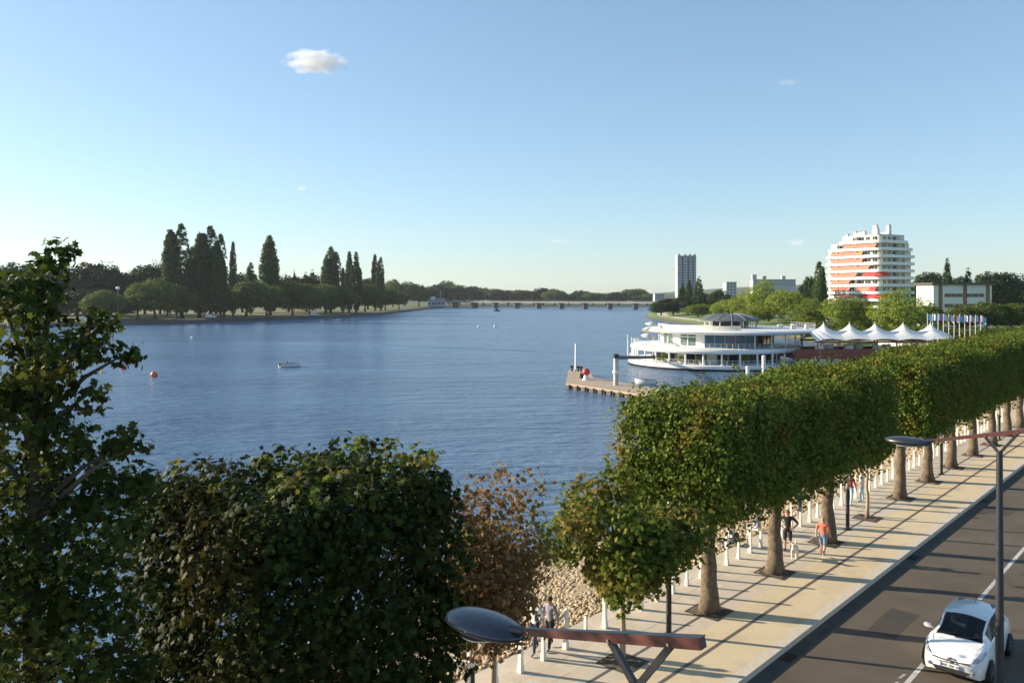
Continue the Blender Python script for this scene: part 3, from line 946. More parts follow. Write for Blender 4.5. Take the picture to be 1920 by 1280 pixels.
def round_crown(rs, h, zb, rx, nlobe, nleaf, size, m, per=10, shape='kite', sig=0.16, inner=0.3, ry=None, loose=0.0):
    """lobed crown between zb and h"""
    ry = rx if ry is None else ry
    hz = (h - zb) / 2
    cc, cn = [], []
    dl = unit(rs.normal(size=(nlobe, 3)))
    for k in range(nlobe):
        c = dl[k] * np.array([rx, ry, hz]) * rs.uniform(0.42 + 0.1 * loose, 0.62 + 0.25 * loose)
        r = np.array([rx, ry, hz]) * rs.uniform(0.4 - 0.12 * loose, 0.56 - 0.08 * loose)
        q = nleaf // per // nlobe
        d = unit(rs.normal(size=(q, 3)))
        dep = np.where(rs.rand(q) < inner, rs.uniform(0.3, 0.9, q), rs.uniform(0.88, 1.06, q))
        cc.append(c + d * r * dep[:, None])
        cn.append(d)
    cc = np.concatenate(cc); cn = np.concatenate(cn)
    C, Nn = clump_leaves(rs, cc, cn, per, rs.uniform(0.7, 1.4, len(cc)) * sig)
    C[:, 2] += zb + hz
    return leaf_mesh('leaves', rs, C, Nn, size * rs.uniform(0.7, 1.3, len(C)), m, shape)

# russet tree and young green trees in the promenade row
rsB = np.random.RandomState(31)
lm = round_crown(rsB, 6.5, 2.2, 1.75, 20, 7500, 0.14, M_BROWN, per=7, shape='lobe', sig=0.19, inner=0.4, loose=0.6)
r_ = random.Random(3)
b, top = trunk_mb(4.6, 0.085, 0.04, r_, flare=1.25, wob=0.03, seg=8)
limbs_mb(b, top, 8, 1.5, 0.03, r_, rise=0.9, zspread=2.2)
put_tree('young_tree', 'sparse young tree with russet autumn leaves above the near street lamp', 'tree', P(-10.7, 0.0), b.mesh('trunk', M_BARKTHIN, smooth=True), lm)
rsY = np.random.RandomState(46)
lm = round_crown(rsY, 5.9, 2.0, 1.95, 15, 8600, 0.18, M_YOUNG, per=8, shape='lobe', sig=0.2, inner=0.35, loose=1.25)
b, top = trunk_mb(4.2, 0.085, 0.045, r_, flare=1.25, wob=0.03, seg=8)
limbs_mb(b, top, 7, 1.3, 0.03, r_, rise=0.9, zspread=1.8)
put_tree('young_tree', 'young green tree on a thin pale trunk right before the clipped block', 'tree', P(-5.22, 0.0), b.mesh('trunk', M_BARKTHIN, smooth=True), lm, 0.4)
rsY = np.random.RandomState(33)
lm = round_crown(rsY, 6.0, 2.7, 1.35, 10, 3600, 0.19, M_YOUNG, per=9, sig=0.2)
b, top = trunk_mb(4.2, 0.085, 0.045, r_, flare=1.25, wob=0.03, seg=8)
limbs_mb(b, top, 6, 1.2, 0.03, r_, rise=0.9, zspread=1.4)
put_tree('young_tree', 'thin young tree in the gap between the two clipped blocks', 'tree', P(15.66, 0.0), b.mesh('trunk', M_BARKTHIN, smooth=True), lm, 1.0)

# square planting pits with steel edging
for i in range(-2, 15):
    s = 1.1 if i in (-2, -1, 3) else 1.2
    pit = MB()
    hs = s / 2
    k = 7
    rr = random.Random(i + 50)
    ids = {}
    for a in range(k + 1):
        for c in range(k + 1):
            ids[a, c] = len(pit.v)
            e = 0 if a in (0, k) or c in (0, k) else 1
            pit.v.append((-hs + s * a / k, -hs + s * c / k, 0.006 + e * rr.uniform(0.0, 0.05)))
    for a in range(k):
        for c in range(k):
            pit.f.append([ids[a, c], ids[a + 1, c], ids[a + 1, c + 1], ids[a, c + 1]])
            pit.m.append(0)
    o = link('tree_pit', pit.mesh('tree_pit', M_SOIL), None, P(5.22 * i, 0, 0), PROM)
    struct(o, 'dark square soil pit at a promenade tree')
    ed = MB()
    for sx in (-1, 1):
        ed.box((sx * hs, 0, 0.004), (0.03, s + 0.03, 0.024))
        ed.box((0, sx * hs, 0.004), (s - 0.03, 0.03, 0.024))
    ed.build('edging', M_STEELEDGE, o)
    if i < 14:
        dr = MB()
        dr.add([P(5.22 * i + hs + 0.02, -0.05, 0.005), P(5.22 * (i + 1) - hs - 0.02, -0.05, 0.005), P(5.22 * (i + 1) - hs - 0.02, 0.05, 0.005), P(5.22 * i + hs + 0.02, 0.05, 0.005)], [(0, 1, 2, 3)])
        dr.build('dark_strip', M_STRIP, prom)  # thin dark line from one pit to the next

# ------------------------------------------------------------------ far trees: a few crowns per kind, copied tree by tree
def far_trunk(h, r, m, seed, n=5, L=3.0):
    rr = random.Random(seed)
    b, top = trunk_mb(h, r, r * 0.55, rr, seg=7, wob=0.12)
    limbs_mb(b, top, n, L, r * 0.45, rr, rise=0.9, zspread=h * 0.3)
    return b.mesh('trunk', m, smooth=True)

def spindle(rs, h, w, zb, ncol, nleaf, size, m, per=10, sig=0.45):
    """columnar crown made of steep narrow shoots"""
    cc, cn = [], []
    q = nleaf // per // ncol
    for k in range(ncol):
        a = rs.uniform(0, 6.283)
        off = (0.0 if k == 0 else rs.uniform(0.25, 0.62)) * w / 2
        top = h if k == 0 else h * rs.uniform(0.62, 0.95)
        bot = zb + rs.uniform(0, 0.25) * h * (k > 0)
        rad = w / 2 * (0.62 if k == 0 else rs.uniform(0.34, 0.5))
        t = rs.uniform(0, 1, q)
        prof = np.sin(np.clip(t, 0.02, 1) ** 0.62 * math.pi) ** 0.55
        th = rs.uniform(0, 6.283, q)
        dep = np.where(rs.rand(q) < 0.25, rs.uniform(0.2, 0.85, q), rs.uniform(0.85, 1.1, q))
        rr = rad * prof * dep
        lean = 0.45 + 0.55 * np.clip(t * 2, 0, 1)
        x = math.cos(a) * off * lean + rr * np.cos(th)
        y = math.sin(a) * off * lean + rr * np.sin(th)
        z = bot + (top - bot) * t
        cc.append(np.stack([x, y, z], 1))
        cn.append(unit(np.stack([np.cos(th), np.sin(th), 0.45 * np.ones(q)], 1)))
    cc = np.concatenate(cc); cn = np.concatenate(cn)
    C, Nn = clump_leaves(rs, cc, cn, per, rs.uniform(0.6, 1.3, len(cc)) * sig)
    return leaf_mesh('leaves', rs, C, Nn, size * rs.uniform(0.7, 1.3, len(C)), m)

def cone_crown(rs, h, w, zb, nleaf, size, m, per=8):
    n = nleaf // per
    t = 1 - np.sqrt(rs.uniform(0, 1, n))
    th = rs.uniform(0, 6.283, n)
    tier = 1 + 0.16 * np.sin(t * 46 + 2 * np.sin(th * 2))
    rr = w / 2 * (1 - t) ** 0.85 * tier * np.where(rs.rand(n) < 0.25, rs.uniform(0.3, 0.9, n), rs.uniform(0.88, 1.08, n))
    cc = np.stack([rr * np.cos(th), rr * np.sin(th), zb + (h - zb) * t], 1)
    cn = unit(np.stack([np.cos(th), np.sin(th), 0.5 * np.ones(n)], 1))
    C, Nn = clump_leaves(rs, cc, cn, per, rs.uniform(0.25, 0.5, n))
    return leaf_mesh('leaves', rs, C, Nn, size * rs.uniform(0.7, 1.3, len(C)), m)

rf = np.random.RandomState(77)
FAR = {}
FAR['poplar'] = (36.0, 10.0, [(far_trunk(9, 0.6, M_BARKDARK, 1), spindle(rf, 36, 10, 2.0, nc, 19000, 0.7, M_POPLAR, sig=0.4)) for nc in (6, 7, 5)])
FAR['slim'] = (30.0, 6.0, [(far_trunk(7, 0.4, M_BARKDARK, 2), spindle(rf, 30, 6, 1.6, nc, 10000, 0.62, M_POPLAR, sig=0.32)) for nc in (3, 4)])
FAR['round'] = (13.0, 14.0, [(far_trunk(4.6, 0.38, M_BARKDARK, 3 + i), round_crown(rf, 13, 2.0, 7.0, 13, 12000, 0.62, M_FARLEAF, sig=0.5)) for i in range(3)])
FAR['dark'] = (16.0, 14.0, [(far_trunk(5, 0.45, M_BARKDARK, 7 + i), round_crown(rf, 16, 2.0, 7.0, 11, 9000, 0.68, M_DARKLEAF, sig=0.5)) for i in range(3)])
FAR['light'] = (17.0, 14.0, [(far_trunk(5, 0.42, M_BARKDARK, 11 + i), round_crown(rf, 17, 1.2, 7.0, 15, 12000, 0.50, M_LIGHTLEAF, sig=0.42)) for i in range(3)])
FAR['conifer'] = (22.0, 8.0, [(far_trunk(6, 0.4, M_BARKDARK, 15 + i), cone_crown(rf, 22, 8, 1.5, 6000, 0.6, M_DARKLEAF)) for i in range(2)])
FAR['bush'] = (5.0, 7.0, [(far_trunk(1.6, 0.12, M_BARKDARK, 19 + i, 6, 1.5), round_crown(rf, 5, 0.1, 3.5, 9, 4200, 0.42, M_FARLEAF, sig=0.32)) for i in range(2)])

tree_specs = []
def far_tree(px, top, wpx, kind, Y, gz, desc):
    tree_specs.append((px, top, wpx, kind, Y, gz, desc))

GL = -0.9
pop = 'tall dark poplar on the far bank'
for px, top, wpx, Y in ((314, 446, 24, 452), (340, 428, 46, 440), (374, 444, 36, 446), (395, 432, 46, 438), (414, 446, 32, 444), (506, 448, 42, 500), (620, 468, 34, 565), (612, 482, 20, 580)):
    far_tree(px, top, wpx, 'poplar', Y, GL, pop)
slim = 'slim pointed poplar on the far bank'
for px, top, wpx, Y in ((437, 460, 17, 470), (470, 497, 22, 520), (643, 506, 16, 600), (655, 477, 19, 590), (668, 478, 19, 586), (703, 482, 17, 665), (714, 487, 17, 662)):
    far_tree(px, top, wpx, 'slim', Y, GL, slim)
rnd = 'rounded green tree at the water side of the far bank'
for px, top, wpx, Y in ((196, 548, 60, 400), (258, 536, 62, 412), (290, 528, 78, 416), (330, 540, 60, 424), (372, 548, 60, 440), (420, 545, 60, 455), (462, 526, 72, 470), (500, 535, 58, 485),
                        (548, 528, 68, 505), (580, 540, 52, 522), (610, 532, 56, 545), (642, 540, 46, 560), (684, 532, 50, 620), (722, 540, 44, 680), (748, 546, 38, 760)):
    far_tree(px, top, wpx, 'round', Y, GL, rnd)
drk = 'dark broad tree at the back of the far bank'
for px, top, wpx, Y in ((20, 500, 90, 470), (90, 498, 90, 475), (145, 500, 80, 478), (190, 498, 66, 480), (232, 512, 60, 490), (272, 500, 60, 500), (300, 496, 50, 505), (160, 545, 70, 420), (110, 555, 70, 410), (228, 556, 50, 440),
                        (455, 514, 60, 560), (540, 520, 66, 590), (575, 518, 50, 600), (690, 524, 50, 720)):
    far_tree(px, top, wpx, 'dark', Y, GL, drk)
con = 'dark conifer rising behind the far bank trees'
for px, top, wpx, Y in ((536, 512, 12, 640), (552, 510, 12, 640), (573, 512, 24, 640), (586, 508, 24, 640), (190, 492, 26, 520)):
    far_tree(px, top, wpx, 'conifer', Y, GL, con)
hzn = 'distant tree on the shore line left of the bridge'
for px, top, wpx, Y in ((736, 528, 40, 900), (760, 532, 40, 950), (785, 536, 40, 980), (808, 540, 36, 1000)):
    far_tree(px, top, wpx, 'round', Y, GL, hzn)
brd = 'distant tree on the shore behind the bridge'
xs = [(826, 534), (842, 530), (862, 534), (884, 537), (906, 542), (930, 541), (952, 545), (976, 543), (1000, 548), (1018, 541), (1040, 544), (1066, 552), (1092, 546), (1112, 548), (1136, 551), (1160, 548), (1192, 541), (1214, 552)]
for i, (px, top) in enumerate(xs):
    far_tree(px, top, 40 if px < 1180 else 46, 'dark' if i % 3 == 0 else 'round', 1120 + (i * 37) % 60, -1.0, brd)
# near shore beyond the restaurant
GRZ = 0.3
far_tree(1310, 520, 28, 'conifer', 520, GRZ, 'pointed dark conifer right of the grey tower')
far_tree(1292, 528, 16, 'slim', 540, GRZ, 'thin dark cypress in front of the grey tower')
far_tree(1280, 532, 12, 'slim', 545, GRZ, 'thinnest dark cypress at the foot of the grey tower')
sdk = 'low dark tree on the shore before the grey tower'
for px, top, wpx, Y in ((1240, 566, 36, 500), (1262, 560, 40, 505), (1290, 556, 40, 500), (1322, 552, 40, 490), (1348, 545, 34, 480), (1372, 556, 40, 470)):
    far_tree(px, top, wpx, 'dark', Y, -0.8, sdk)
slt = 'bright green shore tree behind the round restaurant'
for px, top, wpx, Y in ((1308, 566, 44, 450), (1362, 560, 50, 410), (1395, 543, 62, 390), (1440, 526, 72, 360), (1490, 534, 74, 330), (1518, 560, 60, 270), (1420, 566, 50, 340)):
    far_tree(px, top, wpx, 'light', Y, -0.6, slt)
far_tree(1536, 496, 30, 'poplar', 300, GRZ, 'tall dark poplar touching the left side of the striped apartment block')
far_tree(1522, 520, 36, 'dark', 330, GRZ, 'dark broad tree left of the poplar by the apartment block')
far_tree(1590, 546, 70, 'light', 230, GRZ, 'bright green tree before the left half of the striped apartment block')
far_tree(1690, 542, 84, 'light', 215, GRZ, 'bright green tree before the right half of the striped apartment block')
far_tree(1640, 588, 50, 'bush', 235, GRZ, 'shrub between the two bright trees below the apartment block')
bsh = 'green shrub on the shore behind the white canopy'
for px, top, wpx, Y in ((1515, 596, 50, 215), (1550, 598, 52, 205), (1590, 604, 54, 195), (1640, 606, 60, 190), (1690, 608, 54, 186), (1730, 606, 54, 180), (1775, 610, 60, 178), (1820, 606, 66, 176), (1870, 604, 66, 176), (1915, 606, 66, 178)):
    far_tree(px, top, wpx, 'bush', Y, GRZ, bsh)
far_tree(1776, 490, 30, 'conifer', 300, 1.0, 'pointed dark conifer behind the low white building')
far_tree(1815, 505, 30, 'conifer', 310, 1.0, 'conifer half cut off at the right edge of the photo')
hil = 'dark tree on the rise right of the apartment block'
for px, top, wpx, Y in ((1735, 516, 50, 400), (1760, 512, 46, 410), (1800, 522, 44, 390), (1850, 515, 56, 400), (1900, 512, 60, 400)):
    far_tree(px, top, wpx, 'dark', Y, 1.0, hil)
grn = 'green tree below the low white building'
for px, top, wpx, Y in ((1745, 572, 46, 225), (1795, 576, 56, 222), (1850, 570, 60, 225), (1900, 568, 60, 225)):
    far_tree(px, top, wpx, 'round', Y, 0.5, grn)

NAMES = dict(poplar='poplar_tree', slim='poplar_tree', round='broadleaf_tree', dark='broadleaf_tree', light='broadleaf_tree', conifer='conifer_tree', bush='shrub')
tree_specs.sort(key=lambda s: s[0])
cnt, tot = {}, {}
for s in tree_specs:
    tot[s[6]] = tot.get(s[6], 0) + 1
rt = random.Random(12)
for (px, top, wpx, kind, Y, gz, desc) in tree_specs:
    cnt[desc] = cnt.get(desc, 0) + 1
    lab = desc if tot[desc] == 1 else '%s, %s from the left' % (desc, ordinal(cnt[desc]))
    h0, w0, var = FAR[kind]
    hh = z_at(top, Y) - gz
    ww = wpx / F * Y * dict(poplar=1.35, slim=1.35, conifer=1.15, bush=1.3).get(kind, 1.38)
    hh *= 1.04
    tm, lm = var[rt.randrange(len(var))]
    put_tree(NAMES[kind], lab, 'shrub' if kind == 'bush' else 'tree', (X_at(px, Y), Y, gz), tm, lm, rt.uniform(0, 6.28), (ww / w0, ww / w0, hh / h0), desc + 's' if tot[desc] > 1 else None)

# wooded hills on the horizon
def hills(name, x0, x1, Y, base, amp, seed, label):
    b = MB()
    rr = random.Random(seed)
    ph = [rr.uniform(0, 6.28) for _ in range(5)]
    n = 80
    vs = []
    for i in range(n + 1):
        x = x0 + (x1 - x0) * i / n
        e = math.sin(math.pi * i / n) ** 0.5
        h = base + e * amp * (0.7 + 0.2 * math.sin(i * 0.11 + ph[0]) + 0.1 * math.sin(i * 0.31 + ph[1])) + e * rr.uniform(0, amp * 0.04)
        vs += [(x, Y, -2), (x, Y + 60, h * 0.8), (x, Y + 200, h), (x, Y + 1500, h)]
    for i in range(n):
        for k in range(3):
            b.f.append([i * 4 + k, (i + 1) * 4 + k, (i + 1) * 4 + k + 1, i * 4 + k + 1])
            b.m.append(0)
    b.v = vs
    struct(b.build(name, M_HILL, smooth=True), label)
hills('hill', -2600, -300, 2400, 8, 62, 1, 'low blue-green hill behind the far bank trees')
hills('hill', -900, 900, 2300, 4, 24, 2, 'low wooded horizon behind the bridge')
hills('hill', 600, 3800, 2300, 8, 80, 3, 'wooded rise behind the apartment block')

# ------------------------------------------------------------------ bridge
def make_bridge():
    a, c = Vector((X_at(836, 1010), 1010, 0)), Vector((X_at(1216, 850), 850, 0))
    t = thing('bridge', 'long low road bridge crossing the lake in the distance', 'bridge', (0, 930, -3))
    za = 4.4
    dirv = (c - a).normalized()
    a2, c2 = a - dirv * 30, c + dirv * 40
    MB().bar(a2 + Vector((0, 0, za)), c2 + Vector((0, 0, za)), 12, 1.3).build('deck', M_DECK, t, world=True)
    off = Vector((dirv.y, -dirv.x, 0)) * 5.9
    rl = MB()
    rl.bar(a2 + off + Vector((0, 0, za + 1.9)), c2 + off + Vector((0, 0, za + 1.9)), 0.18, 0.2)
    k = 90
    for i in range(k + 1):
        p = a2.lerp(c2, i / k) + off
        rl.box((p.x, p.y, za + 1.3), (0.16, 0.16, 1.1))
    rl.build('railing', M_DECK, t, world=True)
    n = 9
    for i in range(n):
        p = a.lerp(c, (i + 0.5) / n)
        b = MB()
        b.box((p.x, p.y, (za - 0.75 - 4.4) / 2), (2.0, 9.5, za - 0.75 + 4.4), math.atan2(dirv.y, dirv.x))
        b.box((p.x, p.y, za - 1.15), (2.6, 10.2, 0.7), math.atan2(dirv.y, dirv.x))
        b.build('pier', M_BRIDGE, t, world=True)
    for i in range(9):
        p = a.lerp(c, (i + 0.3) / 9) + off * 0.9
        b = MB()
        b.tube([(p.x, p.y, za + 0.7), (p.x, p.y, za + 9.5), (p.x - off.x * 0.3, p.y - off.y * 0.3, za + 9.9)], [0.22, 0.16, 0.1], 6)
        b.ellipsoid((p.x - off.x * 0.33, p.y - off.y * 0.33, za + 9.85), (0.7, 0.7, 0.25), 8, 5)
        b.build('lamp_post', M_BRIDGE, t, world=True)
make_bridge()

# ------------------------------------------------------------------ round restaurant in the lake
def arc_box(b, c, r0, r1, a0, a1, z0, z1, n=3, mi=0):
    pts = [(c[0] + r1 * math.cos(a0 + (a1 - a0) * i / n), c[1] + r1 * math.sin(a0 + (a1 - a0) * i / n)) for i in range(n + 1)]
    pts += [(c[0] + r0 * math.cos(a1 - (a1 - a0) * i / n), c[1] + r0 * math.sin(a1 - (a1 - a0) * i / n)) for i in range(n + 1)]
    b.prism(pts, z0, z1, mi)
    return b

def ring_rail(c, r, z0, h, a0, a1, npost, th=0.06):
    b = MB()
    n = int(40 * (a1 - a0) / 3)
    for zz in (h, h * 0.55):
        b.tube([(c[0] + r * math.cos(a0 + (a1 - a0) * i / n), c[1] + r * math.sin(a0 + (a1 - a0) * i / n), z0 + zz) for i in range(n + 1)], th / 2, 5)
    for i in range(npost + 1):
        a = a0 + (a1 - a0) * i / npost
        b.tube([(c[0] + r * math.cos(a), c[1] + r * math.sin(a), z0), (c[0] + r * math.cos(a), c[1] + r * math.sin(a), z0 + h)], th / 2, 5)
    return b

def make_rotunda():
    c1, c2, c3 = (41.5, 164.0), (44.8, 164.0), (43.4, 164.0)
    t = thing('round_restaurant', 'white round two storey restaurant standing in the lake under a dark domed pavilion', 'restaurant', (c1[0], c1[1], -3))
    W = dict(parent=t, world=True)
    MB().lathe([(0.01, -3.6), (16.6, -3.6), (17.0, -2.75), (17.4, -2.7), (17.5, -2.4), (17.5, -2.05), (17.35, -1.95), (0.01, -1.95)], 96, c1).build('hull', M_WHITE, smooth='auto', **W)
    MB().lathe([(17.2, -3.6), (17.45, -3.3), (17.56, -2.62), (16.9, -2.6)], 96, c1).build('waterline_band', M_BLACK, smooth='auto', **W)
    ring_rail(c1, 17.25, -1.95, 0.95, R(150), R(370), 66).build('railing', M_OFFW, **W)
    for i in range(19):
        a = R(156 + i * 11.6)
        b = MB()
        x, y = c1[0] + 16.5 * math.cos(a), c1[1] + 16.5 * math.sin(a)
        b.tube([(x, y, -1.95), (x, y, 0.3)], 0.17, 10)
        b.tube([(x, y, -1.95), (x, y, -1.75)], 0.28, 10)
        b.build('column', M_WHITE, smooth='auto', **W)
    # lower storey: recessed wall of panes between mullions
    for i in range(24):
        a0 = R(150 + i * 9)
        kind = M_GLD if i not in (3, 4, 8, 11) else M_WHITE
        pn = arc_box(MB(), c1, 12.6, 12.7, a0 + R(0.5), a0 + R(8.5), -1.95, 0.1).build('pane' if kind is M_GLD else 'wall_panel', kind, **W)
        arc_box(MB(), c1, 12.5, 12.85, a0 - R(0.45), a0 + R(0.45), -1.95, 0.1, 1).build('mullion', M_GREY, parent=t, world=True)
    MB().lathe([(0.01, 0.1), (16.4, 0.1), (16.9, 0.25), (17.05, 0.6), (16.9, 0.98), (16.5, 1.08), (0.01, 1.08)], 96, c1).build('terrace_slab', M_WHITE, smooth='auto', **W)
    ring_rail(c1, 16.4, 1.08, 0.95, R(150), R(370), 60).build('terrace_railing', M_OFFW, **W)
    # upper storey
    for i in range(26):
        d0 = 160 + i * 8
        a0 = R(d0)
        if d0 < 236:
            if i % 3 == 0:
                arc_box(MB(), c3, 12.9, 13.2, a0, a0 + R(8), 1.08, 3.6).build('wall_panel', M_WHITE, **W)
            else:
                p = arc_box(MB(), c3, 12.95, 13.05, a0, a0 + R(8), 1.08, 3.6).build('pane', M_GLG, **W)
                fr = MB()
                arc_box(fr, c3, 12.9, 13.18, a0, a0 + R(0.8), 1.08, 3.6, 1)
                arc_box(fr, c3, 12.9, 13.18, a0 + R(0.8), a0 + R(8), 2.95, 3.12, 3)
                arc_box(fr, c3, 12.9, 13.18, a0 + R(0.8), a0 + R(8), 1.08, 1.35, 3)
                fr.build('frame', M_WHITE, parent=p).location = -t.location
        elif d0 < 276:
            p = arc_box(MB(), c3, 13.3, 13.4, a0, a0 + R(8), 1.08, 3.6).build('pane', M_GLB, **W)
            fr = MB()
            arc_box(fr, c3, 13.25, 13.45, a0, a0 + R(0.35), 1.08, 3.6, 1)
            fr.build('frame', M_GREY, parent=p).location = -t.location
        else:
            p = arc_box(MB(), c3, 9.6, 9.7, a0, a0 + R(8), 1.08, 3.6).build('pane', M_GLD, **W)
            fr = MB()
            arc_box(fr, c3, 9.55, 9.8, a0, a0 + R(0.8), 1.08, 3.6, 1)
            fr.build('frame', M_BROWNW, parent=p).location = -t.location
    for dd in (277, 290, 303, 316, 329, 342):
        x, y = c3[0] + 15.2 * math.cos(R(dd)), c3[1] + 15.2 * math.sin(R(dd))
        MB().tube([(x, y, 1.08), (x, y, 3.7)], 0.12, 8).build('column', M_OFFW, **W)
    MB().lathe([(0.01, 3.62), (14, 3.5), (16.6, 3.62), (17.3, 3.85), (17.55, 4.1), (17.3, 4.32), (16.6, 4.42), (0.01, 4.5)], 96, c2).build('roof_slab', M_WHITE, smooth='auto', **W)
    arc_box(MB(), c2, 14.3, 14.6, R(140), R(262), 4.42, 5.25, 30).build('parapet', M_CREAM, **W)
    ring_rail(c2, 16.3, 4.42, 0.95, R(255), R(385), 40, 0.09).build('roof_railing', M_GREY, **W)
    for k in range(8):
        x = c2[0] + 8 + k * 0.9
        b = MB()
        b.box((x, c2[1] - 6 + (k % 3) * 2.2, 4.85), (0.7, 0.7, 0.8))
        b.build('roof_bench', M_CREAM, **W)
    # domed pavilion
    MB().lathe([(3.6, 4.45), (3.6, 6.05)], 24, c2).build('pavilion_core', M_GLD, **W)
    for k in range(14):
        a = 2 * math.pi * k / 14
        x, y = c2[0] + 5.2 * math.cos(a), c2[1] + 5.2 * math.sin(a)
        MB().tube([(x, y, 4.45), (x, y, 6.05)], 0.1, 6).build('pavilion_post', M_OFFW, **W)
    dm = MB().lathe([(5.2, 5.95), (6.1, 5.9), (6.15, 6.02), (5.4, 6.45), (4.2, 6.88), (2.6, 7.2), (1.2, 7.33), (0.01, 7.36)], 28, c2).build('dome', M_DOME, smooth='auto', **W)
    rb = MB()
    for k in range(14):
        a = 2 * math.pi * k / 14
        rb.tube([(c2[0] + r * math.cos(a), c2[1] + r * math.sin(a), z + 0.04) for r, z in ((6.1, 6.0), (5.4, 6.45), (4.2, 6.88), (2.6, 7.2), (1.2, 7.33))], 0.05, 4)
    rb.build('rib', M_GREY, parent=dm).location = -t.location
make_rotunda()

# terrace poles, parasols and plants of the restaurant
for i, (px, py0, py1) in enumerate(((1178, 640, 690), (1186, 645, 690), (1206, 640, 672))):
    Y = 160
    x = X_at(px, Y)
    zb = -1.95 if i < 2 else 1.08
    t = thing('mast', ['tall white pole at the outer tip of the restaurant deck', 'white pole just inside the tip of the restaurant deck', 'white pole on the restaurant upper terrace'][i], 'pole', (x + (0.4 if i < 2 else 2.0), Y + (3.6 if i < 2 else 0), zb), group='white poles on the restaurant')
    MB().tube([(0, 0, 0), (0, 0, z_at(py0, Y) - zb + 1.0)], [0.11, 0.08], 8).build('shaft', M_WHITE, t)
    MB().ellipsoid((0, 0, z_at(py0, Y) - zb + 1.05), (0.14, 0.14, 0.14), 8, 6).build('finial', M_WHITE, t)
for i, (px, dy, hh, tilt) in enumerate(((1190, -1, 2.4, 0.2), (1196, 1.5, 3.5, -0.25), (1201, 3.5, 4.6, 0.15))):
    x = X_at(px, 160) + 2.2
    y = 160 + dy
    t = thing('parasol', 'pale folded parasol on the restaurant terrace, %s of three' % ('lowest', 'middle', 'highest')[i], 'parasol', (x, y, 1.08), group='parasols on the restaurant terrace')
    MB().tube([(0, 0, 0), (0, 0, hh)], 0.05, 6).build('pole', M_GREY, t)
    MB().lathe([(1.5, hh - 0.55), (1.45, hh - 0.48), (0.8, hh - 0.15), (0.05, hh + 0.12)], 8).build('canopy', M_CREAM, t, smooth='auto').rotation_euler = (tilt, 0.15, 0)
rp_ = np.random.RandomState(61)
plant_lm = round_crown(rp_, 2.3, 0.5, 0.9, 7, 700, 0.3, M_LIGHTLEAF, per=7, sig=0.15)
for i, ang in enumerate((208, 219, 233, 247, 262, 276)):
    x, y = 41.5 + 15.3 * math.cos(R(ang)), 164 + 15.3 * math.sin(R(ang))
    t = thing('potted_plant', 'leafy potted shrub on the lower restaurant deck, %s from the left' % ordinal(i + 1), 'plant', (x, y, -1.95), rt.uniform(0, 6), group='potted shrubs on the restaurant deck')
    s = rt.uniform(0.75, 1.05)
    t.scale = (s, s, s * 0.85)
    MB().lathe([(0.01, 0), (0.34, 0), (0.45, 0.6), (0.4, 0.62), (0.38, 0.5), (0.01, 0.5)], 12).build('pot', M_GREY, t, smooth='auto')
    lv = link('crown', plant_lm, t)
    lv['kind'] = 'stuff'

# ------------------------------------------------------------------ canopied footbridge to the shore
def make_walkway():
    yc = 151.0
    t = thing('canopy_footbridge', 'red-brown footbridge under a white tent roof with five peaks', 'footbridge', (68, yc, -3))
    W = dict(parent=t, world=True)
    peaks = [58.8, 63.7, 68.5, 73.8, 79.0]
    edges = [56.0, 61.25, 66.1, 71.15, 76.4, 82.0]
    def zf(x, y):
        q = abs(y - yc) / 4.2
        z = 2.75 + 1.35 * max(0, 1 - q ** 1.5)
        d = min(math.hypot(x - p, (y - yc) * 0.75) for p in peaks)
        z += 1.75 * math.exp(-d / 1.05)
        ex = min(x - 55.2, 82.8 - x)
        return z - 0.8 * max(0, 1 - ex / 2.2) ** 2
    for k in range(5):
        b = MB()
        nx, ny = 22, 16
        for i in range(nx + 1):
            for j in range(ny + 1):
                x = edges[k] + (edges[k + 1] - edges[k]) * i / nx
                s = (x - edges[k]) / (edges[k + 1] - edges[k])
                half = 4.2 - 0.35 * math.sin(math.pi * s)
                y = yc - half + 2 * half * j / ny
                b.v.append((x, y, zf(x, y)))
        for i in range(nx):
            for j in range(ny):
                a = i * (ny + 1) + j
                b.f.append([a, a + ny + 1, a + ny + 2, a + 1])
                b.m.append(0)
        b.build('membrane', M_TENT, smooth=True, **W)
        m = MB()
        m.tube([(peaks[k], yc, 1.4), (peaks[k], yc, zf(peaks[k], yc) + 0.25)], [0.12, 0.05], 8)
        m.build('mast', M_OFFW, **W)
    for sy in (-1, 1):
        MB().box((69, yc + sy * 4.0, 2.45), (26.5, 0.22, 0.32)).build('eave_beam', M_REDB, **W)
        for i in range(8):
            MB().tube([(56.2 + i * 3.65, yc + sy * 3.95, -0.3), (56.2 + i * 3.65, yc + sy * 3.95, 2.3)], 0.1, 6).build('post', M_BROWNW, **W)
        MB().box((67.5, yc + sy * 4.1, 0.42), (31, 0.16, 1.5)).build('parapet', M_REDB, **W)
    MB().box((67.5, yc, -0.5), (31, 8.0, 0.34)).build('deck', M_REDB, **W)
    for i in range(7):
        for sy in (-1, 1):
            MB().tube([(55 + i * 4.1, yc + sy * 3.2, -4.2), (55 + i * 4.1, yc + sy * 3.2, -0.67)], 0.2, 8).build('pile', M_DGREY, **W)
make_walkway()
for i in range(9):
    x = 57.5 + i * 2.7
    t = thing('dining_table', 'white clothed table under the tent roof, %s from the restaurant' % ordinal(i + 1), 'table', (x, 149.5 + (i % 2) * 2.2, -0.33), group='white tables under the tent roof')
    MB().lathe([(0.01, 2.1), (0.8, 2.1), (0.82, 2.0), (0.9, 1.3), (0.86, 1.3), (0.78, 1.98)], 14).build('cloth', M_TENT, t, smooth='auto')
    MB().tube([(0, 0, 0), (0, 0, 2.05)], 0.09, 8).build('leg', M_GREY, t)
q = MB()
